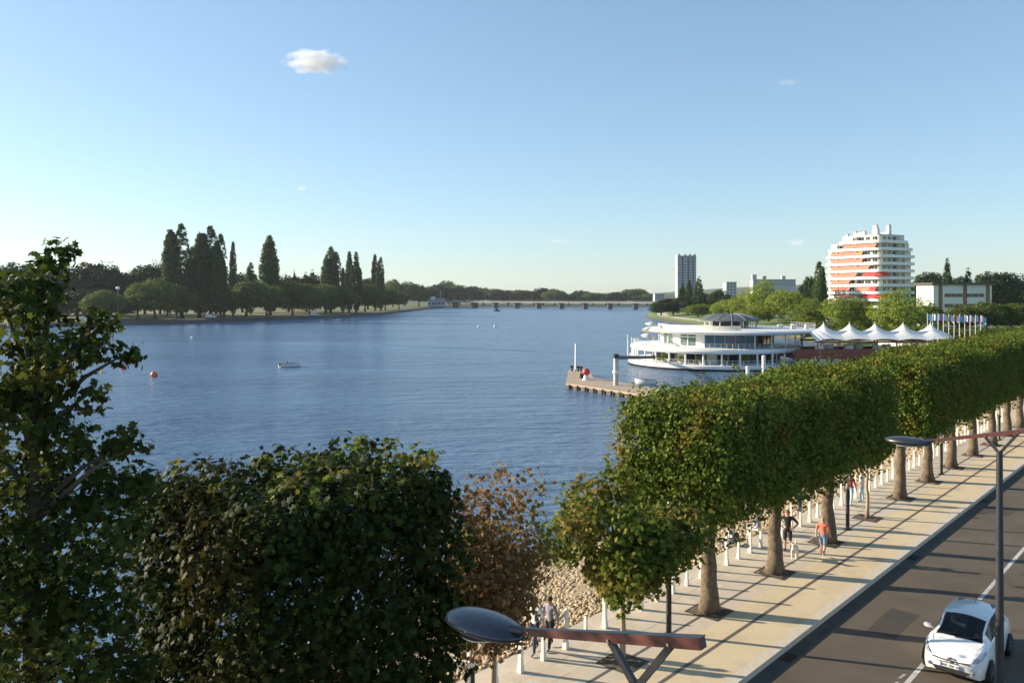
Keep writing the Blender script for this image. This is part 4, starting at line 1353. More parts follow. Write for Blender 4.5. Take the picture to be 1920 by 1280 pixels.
q.box((83, 160, -1.2), (1.2, 40, 3.6))
q.box((83, 160, 0.7), (1.6, 40.4, 0.2))
struct(q.build('quay_wall', M_CREAM), 'pale quay wall where the footbridge meets the shore')
t = thing('boat_kiosk', 'low white kiosk below the footbridge at the shore', 'kiosk', (73, 158, -3))
MB().box((0, 0, 0.3), (17, 6, 0.5)).build('float', M_CONC, t)
MB().box((0, 0.4, 1.5), (15, 4.2, 1.9)).build('wall', M_CREAM, t)
MB().box((0, 0.2, 2.53), (16, 5.2, 0.16)).build('roof', M_GREY, t)
for i in range(6):
    MB().box((-6 + i * 2.4, -1.72, 1.55), (1.2, 0.06, 1.1)).build('window', M_GLD, t)

# mooring posts in front of the restaurant
for i, (px, pt, pb) in enumerate(((1402, 688, 708), (1432, 668, 706), (1474, 684, 704), (1510, 681, 702))):
    Y = 20700 / (pb + 8 - HOR)
    t = thing('mooring_post', ['pale mooring post, leftmost of four before the restaurant', 'tallest of the four pale mooring posts before the restaurant', 'pale mooring post, third from the left before the restaurant', 'pale mooring post nearest the footbridge'][i], 'post', (X_at(px, Y), Y, -3.8), group='mooring posts before the restaurant')
    h = z_at(pt, Y) + 3.8
    MB().tube([(0, 0, 0), (0, 0, h)], 0.3, 10).build('shaft', M_POST, t, smooth='auto')
    MB().lathe([(0.36, h - 0.02), (0.34, h + 0.1), (0.01, h + 0.22)], 10).build('cap', M_OFFW, t, smooth='auto')

# ------------------------------------------------------------------ jetty and its fittings
jz = -2.2
jp = [ground_at(1061, 718, jz), ground_at(1190, 737, jz), Vector((38, 80, jz)), Vector((42, 83, jz)), ground_at(1202, 723, jz), ground_at(1112, 707, jz), Vector((13.6, 140, jz)), Vector((10.0, 142, jz))]
jet = thing('jetty', 'low brown concrete jetty with a turned end reaching into the lake', 'jetty', (10, 125, -3))
MB().prism(jp, jz - 0.28, jz).build('deck', M_CONC, jet, world=True)
cxj = sum((p for p in jp), Vector()) / len(jp)
MB().prism([p + (Vector((16, 112, jz)) - p).normalized() * 0.3 for p in jp], -4.2, jz - 0.28).build('base', M_CONCD, jet, world=True)
jw = MB()
for i in range(8):
    p = jp[0].lerp(jp[1], (i + 0.5) / 8)
    d = (jp[1] - jp[0]).normalized()
    jw.box((p.x + d.y * 0.1, p.y - d.x * 0.1 - 0.12, -2.75), (0.22, 0.25, 0.8), math.atan2(d.y, d.x))
jw.build('fender', M_RUB, jet, world=True)
p = ground_at(1080, 694, jz)
t = thing('signal_mast', 'slim white mast at the far end of the jetty', 'mast', p)
MB().tube([(0, 0, 0), (0, 0, 4.7)], [0.24, 0.2], 10).build('shaft', M_WHITE, t, smooth='auto')
MB().lathe([(0.5, 0), (0.5, 0.12), (0.25, 0.16)], 10).build('base', M_GREY, t)
for i, px in enumerate((1072, 1084, 1089)):
    p = ground_at(px, 695 + i * 0.8, jz)
    t = thing('mooring_bollard', 'small black bollard at the jetty end, %s' % ('left of the white mast', 'just right of the white mast', 'farthest right of the three by the mast')[i], 'bollard', p, group='black bollards at the jetty end')
    MB().lathe([(0.01, 0), (0.26, 0), (0.22, 0.1), (0.18, 0.6), (0.34, 0.68), (0.36, 0.82), (0.2, 0.92), (0.01, 0.94)], 12).build('body', M_BLACK, t, smooth='auto')
p = ground_at(1099, 712, jz)
t = thing('buoy_beacon', 'red ball on a white cone standing on the jetty', 'beacon', p)
MB().lathe([(0.01, 0), (0.6, 0), (0.52, 0.15), (0.3, 0.75), (0.01, 0.78)], 14).build('cone', M_WHITE, t, smooth='auto')
MB().ellipsoid((0, 0, 1.25), (0.6, 0.6, 0.58), 16, 12).build('ball', M_REDBALL, t, smooth=True)
p = ground_at(1092, 709, jz)
t = thing('tyre_fender', 'black tyres stacked beside the red ball on the jetty', 'tyre', p)
for k in range(3):
    b = MB()
    for i in range(14):
        pass
    rr_, r2 = 0.34, 0.13
    prof = [(rr_ + r2 * math.cos(a * math.pi / 5), 0.14 + k * 0.27 + r2 * math.sin(a * math.pi / 5)) for a in range(11)]
    b.lathe(prof, 16).build('tyre', M_RUB, t, smooth=True)
p = ground_at(1155, 722, jz)
t = thing('guide_pile', 'thick grey pile with a dark boom reaching toward the restaurant', 'pile', p)
MB().tube([(0, 0, -1.6), (0, 0, 4.2)], 0.37, 14).build('shaft', M_PILE, t, smooth='auto')
MB().lathe([(0.38, 1.75), (0.52, 1.8), (0.52, 2.1), (0.38, 2.15)], 14).build('collar', M_WHITE, t, smooth='auto')
MB().lathe([(0.4, 3.95), (0.48, 4.0), (0.48, 4.45), (0.3, 4.6), (0.01, 4.62)], 14).build('cap', M_DGREY, t, smooth='auto')
MB().bar((0, 0, 4.05), (12.0, 36, 1.4), 0.5, 0.55).build('boom', M_NAVY, t)
MB().ellipsoid((0.6, -0.1, 2.6), (0.22, 0.22, 0.22), 8, 6).build('lamp', M_GLOBE, t)

# ------------------------------------------------------------------ boats and buoys
def hull_mesh(L, Wd, H, m, inner):
    """open boat: outer shell and inner shell, x forward"""
    def shell(inset, zb):
        out = []
        ns, nk = 14, 8
        for i in range(ns + 1):
            s = i / ns
            x = -L / 2 + L * s
            w = Wd / 2 * min(1.0, 0.82 + 0.5 * s) * (1 - max(0, s - 0.45) ** 2.2 * 3.4)
            w = max(w, 0.02) - inset
            w = max(w, 0.005)
            sh = H * (1 + 0.35 * max(0, s - 0.4))
            ring = []
            for k in range(nk + 1):
                a = math.pi * k / nk
                y = -w * math.cos(a)
                z = zb + (sh - zb) * (1 - math.sin(a) ** 0.7)
                ring.append((x + (0.12 * L * (s - 0.5) * (1 - math.sin(a)) if s > 0.5 else 0), y, z))
            out.append(ring)
        return out
    b = MB()
    o, n = shell(0, -0.18), shell(0.08, 0.06)
    for S, mi in ((o, 0), (n, 1)):
        base = len(b.v)
        k = len(S[0])
        for ring in S:
            b.v.extend(ring)
        for i in range(len(S) - 1):
            for j in range(k - 1):
                b.f.append([base + i * k + j, base + (i + 1) * k + j, base + (i + 1) * k + j + 1, base + i * k + j + 1])
                b.m.append(mi)
        b.f.append([base + j for j in range(k)])
        b.m.append(mi)
    k = len(o[0])
    tot = len(o) * k
    for i in range(len(o) - 1):
        for j in (0, k - 1):
            b.f.append([i * k + j, (i + 1) * k + j, tot + (i + 1) * k + j, tot + i * k + j])
            b.m.append(0)
    return b.mesh('hull', [m, inner], 'auto')

# ------------------------------------------------------------------ people
def person(label, loc, rz, h, pose, shirt, pants, long_pants=True, hair=M_HAIRD, sleeves='short', group=None, shoes=None, skirt_len=None):
    J = dict(pelvis=(0, 0, .53), spine=(0, .005, .64), chest=(0, .0, .755), neck=(0, -.005, .835), head=(0, .012, .895), crown=(0, .0, .955))
    side = {}
    def set_(s, sh=None, el=None, wr=None, ha=None, hip=None, kn=None, an=None, to=None):
        for k, v in (('sh', sh), ('el', el), ('wr', wr), ('ha', ha), ('hip', hip), ('kn', kn), ('an', an), ('to', to)):
            J[k + s] = v
    if pose == 'sit':
        dz = -.50
        for k in list(J):
            x, y, z = J[k]
            J[k] = (x, y + (z - .53) * 0.12, z + dz + .07)
        for s, g_ in (('L', -1), ('R', 1)):
            set_(s, (g_ * .11, .03, .365), (g_ * .15, .05, .22), (g_ * .11, .16, .14), (g_ * .09, .21, .13), (g_ * .055, .01, .09), (g_ * .07, .24, .085), (g_ * .07, .27, -.15), (g_ * .075, .36, -.19))
    else:
        for s, g_, ph in (('L', -1, 1), ('R', 1, -1)):
            st_ = .11 * ph if pose == 'walk' else 0.01 * ph
            arm = -.10 * ph if pose == 'walk' else 0
            lift = .0 if st_ > 0 else .03 * (pose == 'walk')
            set_(s, (g_ * .112, 0, .80), (g_ * .145, arm * .35 - .01, .645), (g_ * .14, arm + .03, .505), (g_ * .135, arm * 1.2 + .045, .455),
                 (g_ * .055, 0, .50), (g_ * .06, st_ * .55 + .02, .275), (g_ * .062, st_ - .015 - lift * .8, .05 + lift), (g_ * .07, st_ + .085 - lift * .5, .02 + lift * 0.4))
        if pose == 'hip':
            for s, g_ in (('R', 1), ('L', -1)):
                J['el' + s] = (g_ * .235, -.05, .665)
                J['wr' + s] = (g_ * .13, .02, .565)
                J['ha' + s] = (g_ * .105, .045, .55)
    rad = dict(pelvis=.083, spine=.072, chest=.085, neck=.034, head=.056, crown=.046, sh=.042, el=.028, wr=.020, ha=.022, hip=.06, kn=.038, an=.025, to=.022)
    bones = [('pelvis', 'spine', 'S'), ('spine', 'chest', 'S'), ('chest', 'neck', 'S'), ('neck', 'head', 'K'), ('head', 'crown', 'K')]
    for s in 'LR':
        bones += [('chest', 'sh' + s, 'S'), ('sh' + s, 'el' + s, 'S'), ('el' + s, 'wr' + s, 'S' if sleeves == 'long' else 'K'), ('wr' + s, 'ha' + s, 'K'),
                  ('pelvis', 'hip' + s, 'P'), ('hip' + s, 'kn' + s, 'P'), ('kn' + s, 'an' + s, 'P' if long_pants else 'K'), ('an' + s, 'to' + s, 'F')]
    names = list(J)
    me = bpy.data.meshes.new('body_cage')
    me.from_pydata([tuple(c * h for c in J[k]) for k in names], [(names.index(a), names.index(b)) for a, b, _ in bones], [])
    ob = bpy.data.objects.new('body_cage', me)
    col.objects.link(ob)
    md = ob.modifiers.new('skin', 'SKIN')
    if not me.skin_vertices:
        bm = bmesh.new(); bm.from_mesh(me); bm.verts.layers.skin.verify(); bm.to_mesh(me); bm.free()
    for i, k in enumerate(names):
        r = rad[k if k in rad else k[:-1]] * h
        fy = 0.75 if k in ('chest', 'spine', 'pelvis') else 1.0
        me.skin_vertices[0].data[i].radius = (r, r * fy)
        me.skin_vertices[0].data[i].use_root = (k == 'pelvis')
    sb = ob.modifiers.new('sub', 'SUBSURF')
    sb.levels = 2
    sb.render_levels = 2
    dg = bpy.context.evaluated_depsgraph_get()
    body = bpy.data.meshes.new_from_object(ob.evaluated_get(dg))
    bpy.data.objects.remove(ob)
    bpy.data.meshes.remove(me)
    body.materials.clear()
    slots = {'S': 0, 'P': 1, 'K': 2, 'F': 3}
    for m in (shirt, pants, M_SKIN, shoes or CLOTH['grey']):
        body.materials.append(m)
    segs = [(Vector(J[a]) * h, Vector(J[b]) * h, tg) for a, b, tg in bones]
    mi = []
    for p_ in body.polygons:
        c = p_.center
        best, bt = 1e9, 'S'
        for a, b_, tg in segs:
            ab = b_ - a
            t_ = max(0, min(1, (c - a).dot(ab) / ab.length_squared))
            d = (c - a - ab * t_).length
            if d < best:
                best, bt = d, tg
        if bt == 'S' and pose != 'sit' and c.z < .52 * h and abs(c.x) < .1 * h:
            bt = 'P'
        mi.append(slots[bt])
    body.polygons.foreach_set('material_index', mi)
    body.polygons.foreach_set('use_smooth', [True] * len(body.polygons))
    body.name = 'body'
    t = thing('person', label, 'person', loc, rz, group)
    link('body', body, t)
    # fingers and thumb of each hand
    for s, g_ in (('L', -1), ('R', 1)):
        hd = Vector(J['ha' + s]) * h
        d = (Vector(J['ha' + s]) - Vector(J['wr' + s])).normalized()
        side_ = d.cross(Vector((1, 0, 0.2))).normalized()
        fb_ = MB()
        for k in range(4):
            o = hd + side_ * (k - 1.5) * 0.017
            L = (0.07, 0.08, 0.078, 0.06)[k]
            fb_.tube([o, o + d * L * 0.6, o + d * L + Vector((-g_ * 0.02, 0, 0))], [0.009, 0.008, 0.006], 5)
        o = hd - d * 0.02 + side_ * 0.035
        fb_.tube([o, o + d * 0.03 + side_ * 0.02, o + d * 0.055 + side_ * 0.018], [0.010, 0.009, 0.007], 5)
        fb_.build('hand', M_SKIN, t, smooth=True)
    # hair cap, nose, eyes, ears
    hc = Vector(J['head']) * h
    hr = MB()
    hr.ellipsoid((hc.x, hc.y - 0.012 * h, hc.z + 0.03 * h), (0.056 * h, 0.064 * h, 0.05 * h), 14, 10, zmin=-0.35)
    hr.build('hair', hair, t, smooth=True)
    fc = MB()
    fc.tube([(hc.x, hc.y + 0.05 * h, hc.z + 0.008 * h), (hc.x, hc.y + 0.066 * h, hc.z - 0.008 * h)], [0.006 * h, 0.009 * h], 6)
    for g_ in (-1, 1):
        fc.ellipsoid((hc.x + g_ * 0.054 * h, hc.y, hc.z), (0.006 * h, 0.012 * h, 0.018 * h), 8, 6)
    fc.build('face', M_SKIN, t, smooth=True)
    ey = MB()
    for g_ in (-1, 1):
        ey.ellipsoid((hc.x + g_ * 0.02 * h, hc.y + 0.051 * h, hc.z + 0.008 * h), (0.006 * h, 0.005 * h, 0.005 * h), 8, 6)
    ey.ellipsoid((hc.x, hc.y + 0.052 * h, hc.z - 0.024 * h), (0.015 * h, 0.006 * h, 0.004 * h), 8, 6)
    ey.build('eyes', M_HAIRD, t, smooth=True)
    return t

def facing(dx, dy):
    return math.atan2(-dx, dy)
pg = ground_at(1003, 1224)
person('person in white top and dark trousers walking behind the near lamp arm', pg, facing(-DV.x, -DV.y), 1.74, 'walk', CLOTH['white'], CLOTH['navy'], True, M_HAIRB)
pg = ground_at(1031, 1216)
person('person in grey-lilac top and dark trousers walking beside the person in white', pg, facing(-DV.x, -DV.y), 1.66, 'walk', CLOTH['lilac'], CLOTH['black'], True, M_HAIRD, 'long')
seat1 = P(7.2, 2.78, 0.02)
person('person in pale shirt with backpack sitting on the edge right of the first thick trunk', seat1, facing(NV.x, NV.y), 1.7, 'sit', CLOTH['white'], CLOTH['grey'], True, M_HAIRB)
seat2 = P(9.75, 2.80, 0.02)
person('person in lilac shirt sitting on the edge left of the second thick trunk', seat2, facing(NV.x, NV.y), 1.72, 'sit', CLOTH['lilac'], CLOTH['white'], True, M_HAIRD, 'long')
pg = ground_at(1477, 1033)
person('man in black t-shirt and shorts, hands on hips, half hidden by a trunk', pg, facing(-0.45, -1), 1.8, 'hip', CLOTH['black'], CLOTH['black'], False, M_HAIRB, shoes=CLOTH['navy'])
pg = ground_at(1543, 1042)
person('person in coral top and denim shorts walking along the beige paving', pg, facing(DV.x * 0.9, DV.y), 1.66, 'walk', CLOTH['coral'], CLOTH['denim'], False, M_HAIRG, shoes=CLOTH['white'])
pg = ground_at(1499, 984)
person('person in dark green top and grey shorts standing by the bollards under the leaves', pg, facing(NV.x, NV.y), 1.75, 'stand', CLOTH['green'], CLOTH['grey'], False, M_HAIRD)
pg = ground_at(1594, 948)
person('person in maroon top behind the second black and steel post', pg, facing(DV.x, DV.y), 1.7, 'walk', CLOTH['maroon'], CLOTH['sky'], True, M_HAIRD)
pg = ground_at(1616, 940)
person('person in white top just left of the thin young tree', pg, facing(NV.x, NV.y), 1.68, 'stand', CLOTH['white'], CLOTH['sky'], True, M_HAIRD)

# backpack on the first sitting person
t = thing('backpack', 'dark backpack on the back of the sitting person in the pale shirt', 'backpack', seat1 - NV * 0.17 + Vector((0, 0, 0.12)), PROM)
b = MB()
b.ellipsoid((0, 0, 0.24), (0.17, 0.10, 0.26), 14, 10)
b.build('body', CLOTH['navy'], t, smooth=True)
MB().ellipsoid((0, -0.08, 0.16), (0.12, 0.06, 0.12), 12, 8).build('pocket', CLOTH['black'], t, smooth=True)

# white dog standing by the man in black
def dog():
    J = dict(hip=(0, -.22, .42), mid=(0, 0, .41), chest=(0, .20, .43), neck=(0, .31, .56), head=(0, .37, .66), muz=(0, .48, .63), t1=(0, -.30, .48), t2=(0, -.38, .62), t3=(0, -.34, .70))
    rad = dict(hip=.095, mid=.09, chest=.115, neck=.07, head=.075, muz=.036, t1=.035, t2=.035, t3=.025)
    E = [('hip', 'mid'), ('mid', 'chest'), ('chest', 'neck'), ('neck', 'head'), ('head', 'muz'), ('hip', 't1'), ('t1', 't2'), ('t2', 't3')]
    for s, g_ in (('L', -1), ('R', 1)):
        for k, p_, r in (('sh', (g_ * .08, .20, .36), .06), ('el', (g_ * .085, .17, .24), .04), ('wr', (g_ * .085, .20, .11), .028), ('pw', (g_ * .085, .23, .025), .03),
                         ('th', (g_ * .085, -.20, .34), .07), ('st', (g_ * .09, -.13, .25), .045), ('hk', (g_ * .09, -.26, .14), .026), ('hp', (g_ * .09, -.22, .025), .03)):
            J[k + s] = p_
            rad[k + s] = r
        E += [('chest', 'sh' + s), ('sh' + s, 'el' + s), ('el' + s, 'wr' + s), ('wr' + s, 'pw' + s), ('hip', 'th' + s), ('th' + s, 'st' + s), ('st' + s, 'hk' + s), ('hk' + s, 'hp' + s)]
    names = list(J)
    me = bpy.data.meshes.new('cage')
    me.from_pydata([J[k] for k in names], [(names.index(a), names.index(b_)) for a, b_ in E], [])
    ob = bpy.data.objects.new('cage', me)
    col.objects.link(ob)
    ob.modifiers.new('skin', 'SKIN')
    for i, k in enumerate(names):
        me.skin_vertices[0].data[i].radius = (rad[k], rad[k])
        me.skin_vertices[0].data[i].use_root = (k == 'mid')
    ob.modifiers.new('sub', 'SUBSURF').levels = 2
    body = bpy.data.meshes.new_from_object(ob.evaluated_get(bpy.context.evaluated_depsgraph_get()))
    bpy.data.objects.remove(ob)
    body.materials.clear()
    body.materials.append(M_DOG)
    body.polygons.foreach_set('use_smooth', [True] * len(body.polygons))
    t = thing('dog', 'small white dog standing right of the man in black', 'dog', ground_at(1490, 1046), facing(-0.5, -1))
    link('body', body, t)
    e = MB()
    for g_ in (-1, 1):
        e.tube([(g_ * .05, .345, .72), (g_ * .085, .35, .70), (g_ * .095, .36, .62)], [.028, .03, .012], 6)
    e.build('ears', M_DOG, t, smooth=True)
    n_ = MB().ellipsoid((0, .515, .635), (.016, .012, .012), 8, 6)
    for g_ in (-1, 1):
        n_.ellipsoid((g_ * .03, .43, .685), (.009, .009, .009), 8, 6)
    n_.build('nose_and_eyes', M_BLACK, t, smooth=True)
dog()

# boats
bp_ = Vector((X_at(543, 157), 157, -3.0))
t = thing('motor_dinghy', 'small white motor dinghy alone in the middle of the lake', 'boat', bp_, R(32))
link('hull', hull_mesh(4.0, 1.9, 0.68, M_WHITE, M_NAVY), t)
MB().box((-0.9, 0, 0.38), (0.3, 1.2, 0.08)).build('thwart', M_GREY, t)
MB().box((0.35, 0, 0.38), (0.3, 1.2, 0.08)).build('thwart', M_GREY, t)
eng = MB()
eng.box((-2.12, -0.5, 0.7), (0.3, 0.3, 0.45))
eng.tube([(-2.12, -0.5, 0.5), (-2.15, -0.5, -0.3)], 0.08, 8)
eng.build('outboard_motor', M_BLACK, t)
person('person in dark clothes sitting in the small white dinghy', bp_ + Vector((-0.45, -0.3, 0.46)), R(-60), 1.7, 'sit', CLOTH['navy'], CLOTH['black'], True, M_HAIRD, 'long')
bp_ = Vector((X_at(1211, 126), 126, -3.0))
t = thing('moored_boat', 'small white boat with dark cover moored at the jetty', 'boat', bp_, R(165))
link('hull', hull_mesh(3.2, 1.5, 0.75, M_WHITE, M_BLACK), t)
MB().box((-0.35, 0, 0.62), (1.7, 1.1, 0.12)).build('cover', M_BLACK, t)
MB().tube([(0.9, 0, 0.3), (0.9, 0, 2.2)], 0.035, 6).build('mast', M_WHITE, t)
bp_ = Vector((X_at(932, 760), 760, -3.0))
t = thing('rowing_boat', 'tiny dark boat far out on the lake near the bridge', 'boat', bp_, R(8))
link('hull', hull_mesh(6.0, 2.2, 0.9, M_BLACK, M_BLACK), t)
b = MB()
b.box((-0.4, 0, 1.6), (2.4, 1.6, 1.4))
b.box((-0.4, 0, 2.4), (2.8, 1.9, 0.16))
b.build('cabin', M_NAVY, t)
MB().tube([(0.2, 0, 2.4), (0.2, 0, 4.2)], 0.1, 6).build('mast', M_BLACK, t)

for i, (px, py, r, m, lab) in enumerate(((232, 692, 0.55, M_BUOY, 'orange ball buoy below the overhanging leafy branch'), (289, 706, 0.58, M_BUOY, 'orange ball buoy nearest to the camera on open water'),
                                        (360, 634, 0.42, M_WHITE, 'tiny white buoy on the dark water under the poplars'), (897, 613, 0.5, M_WHITE, 'tiny white buoy far out, left of a pair'), (928, 613, 0.6, M_WHITE, 'tiny white buoy far out, right of a pair'))):
    Y = 20700 / (py - HOR)
    t = thing('buoy', lab, 'buoy', (X_at(px, Y), Y, -3.0), group='buoys on the lake')
    MB().ellipsoid((0, 0, r * 0.6), (r, r, r), 16, 12).build('float', m, t, smooth=True)
    MB().tube([(0, 0, r * 1.5), (0, 0, r * 1.85)], r * 0.16, 8).build('ring_post', M_GREY, t)

# ------------------------------------------------------------------ striped apartment block
def make_block():
    Lp, Cp, Rp = Vector((131.8, 336, 0)), Vector((145.5, 315, 0)), Vector((163.6, 325, 0))
    t = thing('apartment_block', 'tall white apartment block with wrapping balconies and red awnings', 'building', (Cp.x, Cp.y, 0.5))
    W = dict(parent=t, world=True)
    dl, dr = (Lp - Cp).normalized(), (Rp - Cp).normalized()
    rc = 4.0
    def path(cutl=0.0, cutr=0.0, off=0.0):
        a = Lp - dl * cutl
        c = Rp - dr * cutr
        pts = [a]
        s0, s1 = Cp + dl * rc, Cp + dr * rc
        for k in range(9):
            u_ = k / 8
            pts.append(s0 * (1 - u_) ** 2 + Cp * 2 * u_ * (1 - u_) + s1 * u_ ** 2)
        pts.append(c)
        if off:
            out = []
            for i, p_ in enumerate(pts):
                tv = (pts[min(i + 1, len(pts) - 1)] - pts[max(i - 1, 0)]).normalized()
                nv_ = Vector((tv.y, -tv.x, 0))
                if nv_.dot(p_ - (Cp + dl * 10 + dr * 10)) < 0:
                    nv_ = -nv_
                out.append(p_ + nv_ * off)
            pts = out
        return pts
    def poly(cutl, cutr, off):
        pts = path(cutl, cutr, off)
        back = [pts[-1] + dl * 17, pts[0] + dr * 13]
        return pts + back
    fh = 2.9
    n = 12
    for f in range(n):
        z0 = 0.5 + f * fh
        cl = 0 if f < 10 else (1.2 if f == 10 else 6.5)
        cr = 0 if f < 10 else (1.2 if f == 10 else 4.2)
        MB().prism(poly(cl + 0.3, cr + 0.3, -1.5), z0, z0 + fh).build('storey_wall', M_CREAM, **W)
        MB().prism(poly(cl, cr, 0.0), z0 - 0.22, z0).build('floor_slab', M_WHITE, **W)
        # balcony parapet: curved white band
        pts, inn = path(cl, cr, 0.0), path(cl, cr, -0.18)
        b = MB()
        for i in range(len(pts) - 1):
            b.prism([pts[i], pts[i + 1], inn[i + 1], inn[i]], z0, z0 + 0.95)
        b.build('balcony_band', M_WHITE, **W)
        # windows on the recessed wall
        rr = random.Random(f)
        for face, (s, d, L, cut) in enumerate(((Cp, dl, (Lp - Cp).length, cl), (Cp, dr, (Rp - Cp).length, cr))):
            nin = Vector((d.y, -d.x, 0))
            if nin.dot((dl + dr)) > 0:
                nin = -nin
            ang = math.atan2(d.y, d.x)
            k = int((L - cut - 4.4) / 2.9)
            for i in range(k):
                q_ = s + d * (3.9 + i * 2.9) - nin * 1.5
                wd = 1.7 if rr.random() < 0.7 else 2.3
                wn_ = MB().box((q_.x, q_.y, z0 + 1.35), (wd, 0.16, 2.1), ang).build('window', M_GLD, **W)
                fr = MB().box((q_.x + nin.x * 0.1, q_.y + nin.y * 0.1, z0 + 1.35), (0.08, 0.06, 2.1), ang)
                fr.build('frame', M_WHITE, parent=wn_).location = -t.location
                # partition between flats
                if i % 3 == 2:
                    qq = s + d * (3.9 + i * 2.9 + 1.45) - nin * 0.75
                    MB().box((qq.x, qq.y, z0 + fh / 2 - 0.11), (0.15, 1.3, fh - 0.25), ang).build('partition', M_CREAM, **W)
                am = None
                if face == 0:
                    if f in (3, 4, 6) and i <= (1 if f != 4 else 0):
                        am = M_AWR
                    elif f in (7, 8, 9, 10, 6, 5, 4, 3) and i >= k - (4 + (f * 2) % 3) and rr.random() < 0.9:
                        am = M_AWP
                    elif f == 9 and i == 2:
                        am = M_AWY
                elif f in (3, 6) and i <= 0:
                    am = M_AWR
                elif f == 3 and i == 1:
                    am = M_AWR
                if am:
                    c0 = s + d * (3.9 + i * 2.9)
                    b = MB()
                    h0, h1 = z0 + fh - 0.3, z0 + 1.25
                    a0_, a1_ = c0 - d * 1.4 - nin * 0.9, c0 + d * 1.4 - nin * 0.9
                    b0_, b1_ = c0 - d * 1.4 + nin * 0.35, c0 + d * 1.4 + nin * 0.35
                    up = Vector((0, 0, 1))
                    th = Vector((0, 0, 0.05))
                    vs = [a0_ + up * h0, a1_ + up * h0, b1_ + up * h1, b0_ + up * h1]
                    vs += [v - th for v in vs]
                    vs += [b0_ + up * (h1 - 0.3), b1_ + up * (h1 - 0.3)]
                    b.add(vs, [(0, 1, 2, 3), (7, 6, 5, 4), (0, 4, 5, 1), (1, 5, 6, 2), (3, 7, 4, 0), (3, 2, 9, 8)])
                    b.build('awning', am, **W)
    # corner awnings on three floors
    for f in (3, 6):
        z0 = 0.5 + f * fh
        a, c = path(0, 0, -0.9)[1:10], path(0, 0, 0.35)[1:10]
        b = MB()
        for i in range(8):
            b.add([a[i] + Vector((0, 0, z0 + fh - 0.3)), a[i + 1] + Vector((0, 0, z0 + fh - 0.3)), c[i + 1] + Vector((0, 0, z0 + 1.25)), c[i] + Vector((0, 0, z0 + 1.25)),
                   c[i + 1] + Vector((0, 0, z0 + 0.95)), c[i] + Vector((0, 0, z0 + 0.95))], [(0, 1, 2, 3), (3, 2, 4, 5)])
        b.build('awning', M_AWR, **W)
    zr = 0.5 + n * fh
    MB().prism(poly(6.8, 4.5, -1.5), zr, zr + 0.35).build('roof', M_GREY, **W)
    for u_, v_, sx, h_ in ((3.5, 3, 2.2, 2.4), (6, 6.5, 1.5, 4.0), (1.5, 8, 1.3, 3.8), (10.5, 4, 3.5, 1.2), (13.5, 4.5, 1.0, 1.8), (16, 3, 0.9, 0.8), (5, 11, 2.4, 1.4), (8.4, 3, 0.8, 1.6)):
        q_ = Cp + dl * (u_ + 1) + dr * v_
        c_ = MB().box((q_.x, q_.y, zr + 0.3 + h_ / 2), (sx, 1.6, h_), math.atan2(dl.y, dl.x)).build('chimney', M_OFFW, **W)
        MB().box((q_.x, q_.y, zr + 0.3 + h_ + 0.1), (sx * 0.8, 1.2, 0.22), math.atan2(dl.y, dl.x)).build('chimney_cap', M_DGREY, parent=c_).location = -t.location
make_block()

# ------------------------------------------------------------------ grey tower and other distant buildings
def make_tower():
    Y = 900.0
    x = X_at(1288, Y)
    t = thing('tower_block', 'tall grey-blue tower block standing alone on the horizon', 'building', (x, Y, 0))
    zt = z_at(479, Y)
    for k, (dx, w, dy, m) in enumerate(((-8.3, 4.4, 0, M_TOWER), (-4.8, 2.6, 2.0, M_TOWERD), (-1.6, 3.8, -0.6, M_TOWER), (1.5, 2.4, 2.0, M_TOWERD), (4.2, 3.0, 0, M_TOWER), (6.9, 2.4, 2.0, M_TOWERD), (9.3, 2.4, 0.4, M_TOWER))):
        MB().box((dx, dy + 7, zt / 2), (w, 14, zt)).build('bay', m, t)
        nf = 19
        for f in range(nf):
            b = MB()
            zz = (f + 0.5) / nf * zt
            if m is M_TOWERD:
                b.box((dx, dy - 0.15, zz - 0.9), (w - 0.1, 0.5, 0.9))
                b.build('balcony', M_TOWER, t)
            elif f % 1 == 0:
                b.box((dx, dy - 0.02, zz), (w * 0.55, 0.12, 1.3))
                b.build('window', M_GLD, t)
    for dx in (-8.3, -1.4, 4.2, 9.3):
        MB().box((dx, 6, zt + 0.9), (2.6, 6, 1.8)).build('roof_housing', M_TOWER, t)
make_tower()

def simple_block(name, label, px0, px1, top, Y, depth, m, roof, floors, wins, gz=0.0, extra=()):
    x0, x1 = X_at(px0, Y), X_at(px1, Y)
    zt = z_at(top, Y)
    t = thing(name, label, 'building', ((x0 + x1) / 2, Y, gz))
    w = x1 - x0
    MB().box((0, depth / 2, (zt - gz) / 2), (w, depth, zt - gz)).build('wall', m, t)
    MB().box((0, depth / 2, zt - gz + 0.2), (w + 0.8, depth + 0.8, 0.4)).build('roof', roof, t)
    for f in range(floors):
        for k in range(wins):
            MB().box((-w / 2 + (k + 0.5) * w / wins, -0.02, zt - gz - 1.9 - f * 3.0), (w / wins * 0.55, 0.14, 1.4)).build('window', M_GLD, t)
    for dx, s, h in extra:
        MB().box((dx * w, depth / 2, zt - gz + 0.4 + h / 2), (s, s, h)).build('roof_housing', m, t)
    return t
simple_block('slab_block', 'narrow pale high-rise between the tower and the bright trees', 1362, 1381, 529, 820, 14, M_TOWER, M_GREY, 7, 3)
simple_block('long_building', 'long low grey-blue building on the ridge above the bright trees', 1412, 1492, 524, 1150, 16, M_TOWER, M_TOWERD, 3, 18, extra=((-0.44, 6, 7), (-0.2, 5, 5), (0.25, 5, 5)))
simple_block('grey_block', 'small pale grey block by the end of the bridge', 1228, 1246, 551, 980, 14, M_TOWER, M_TOWERD, 3, 4)
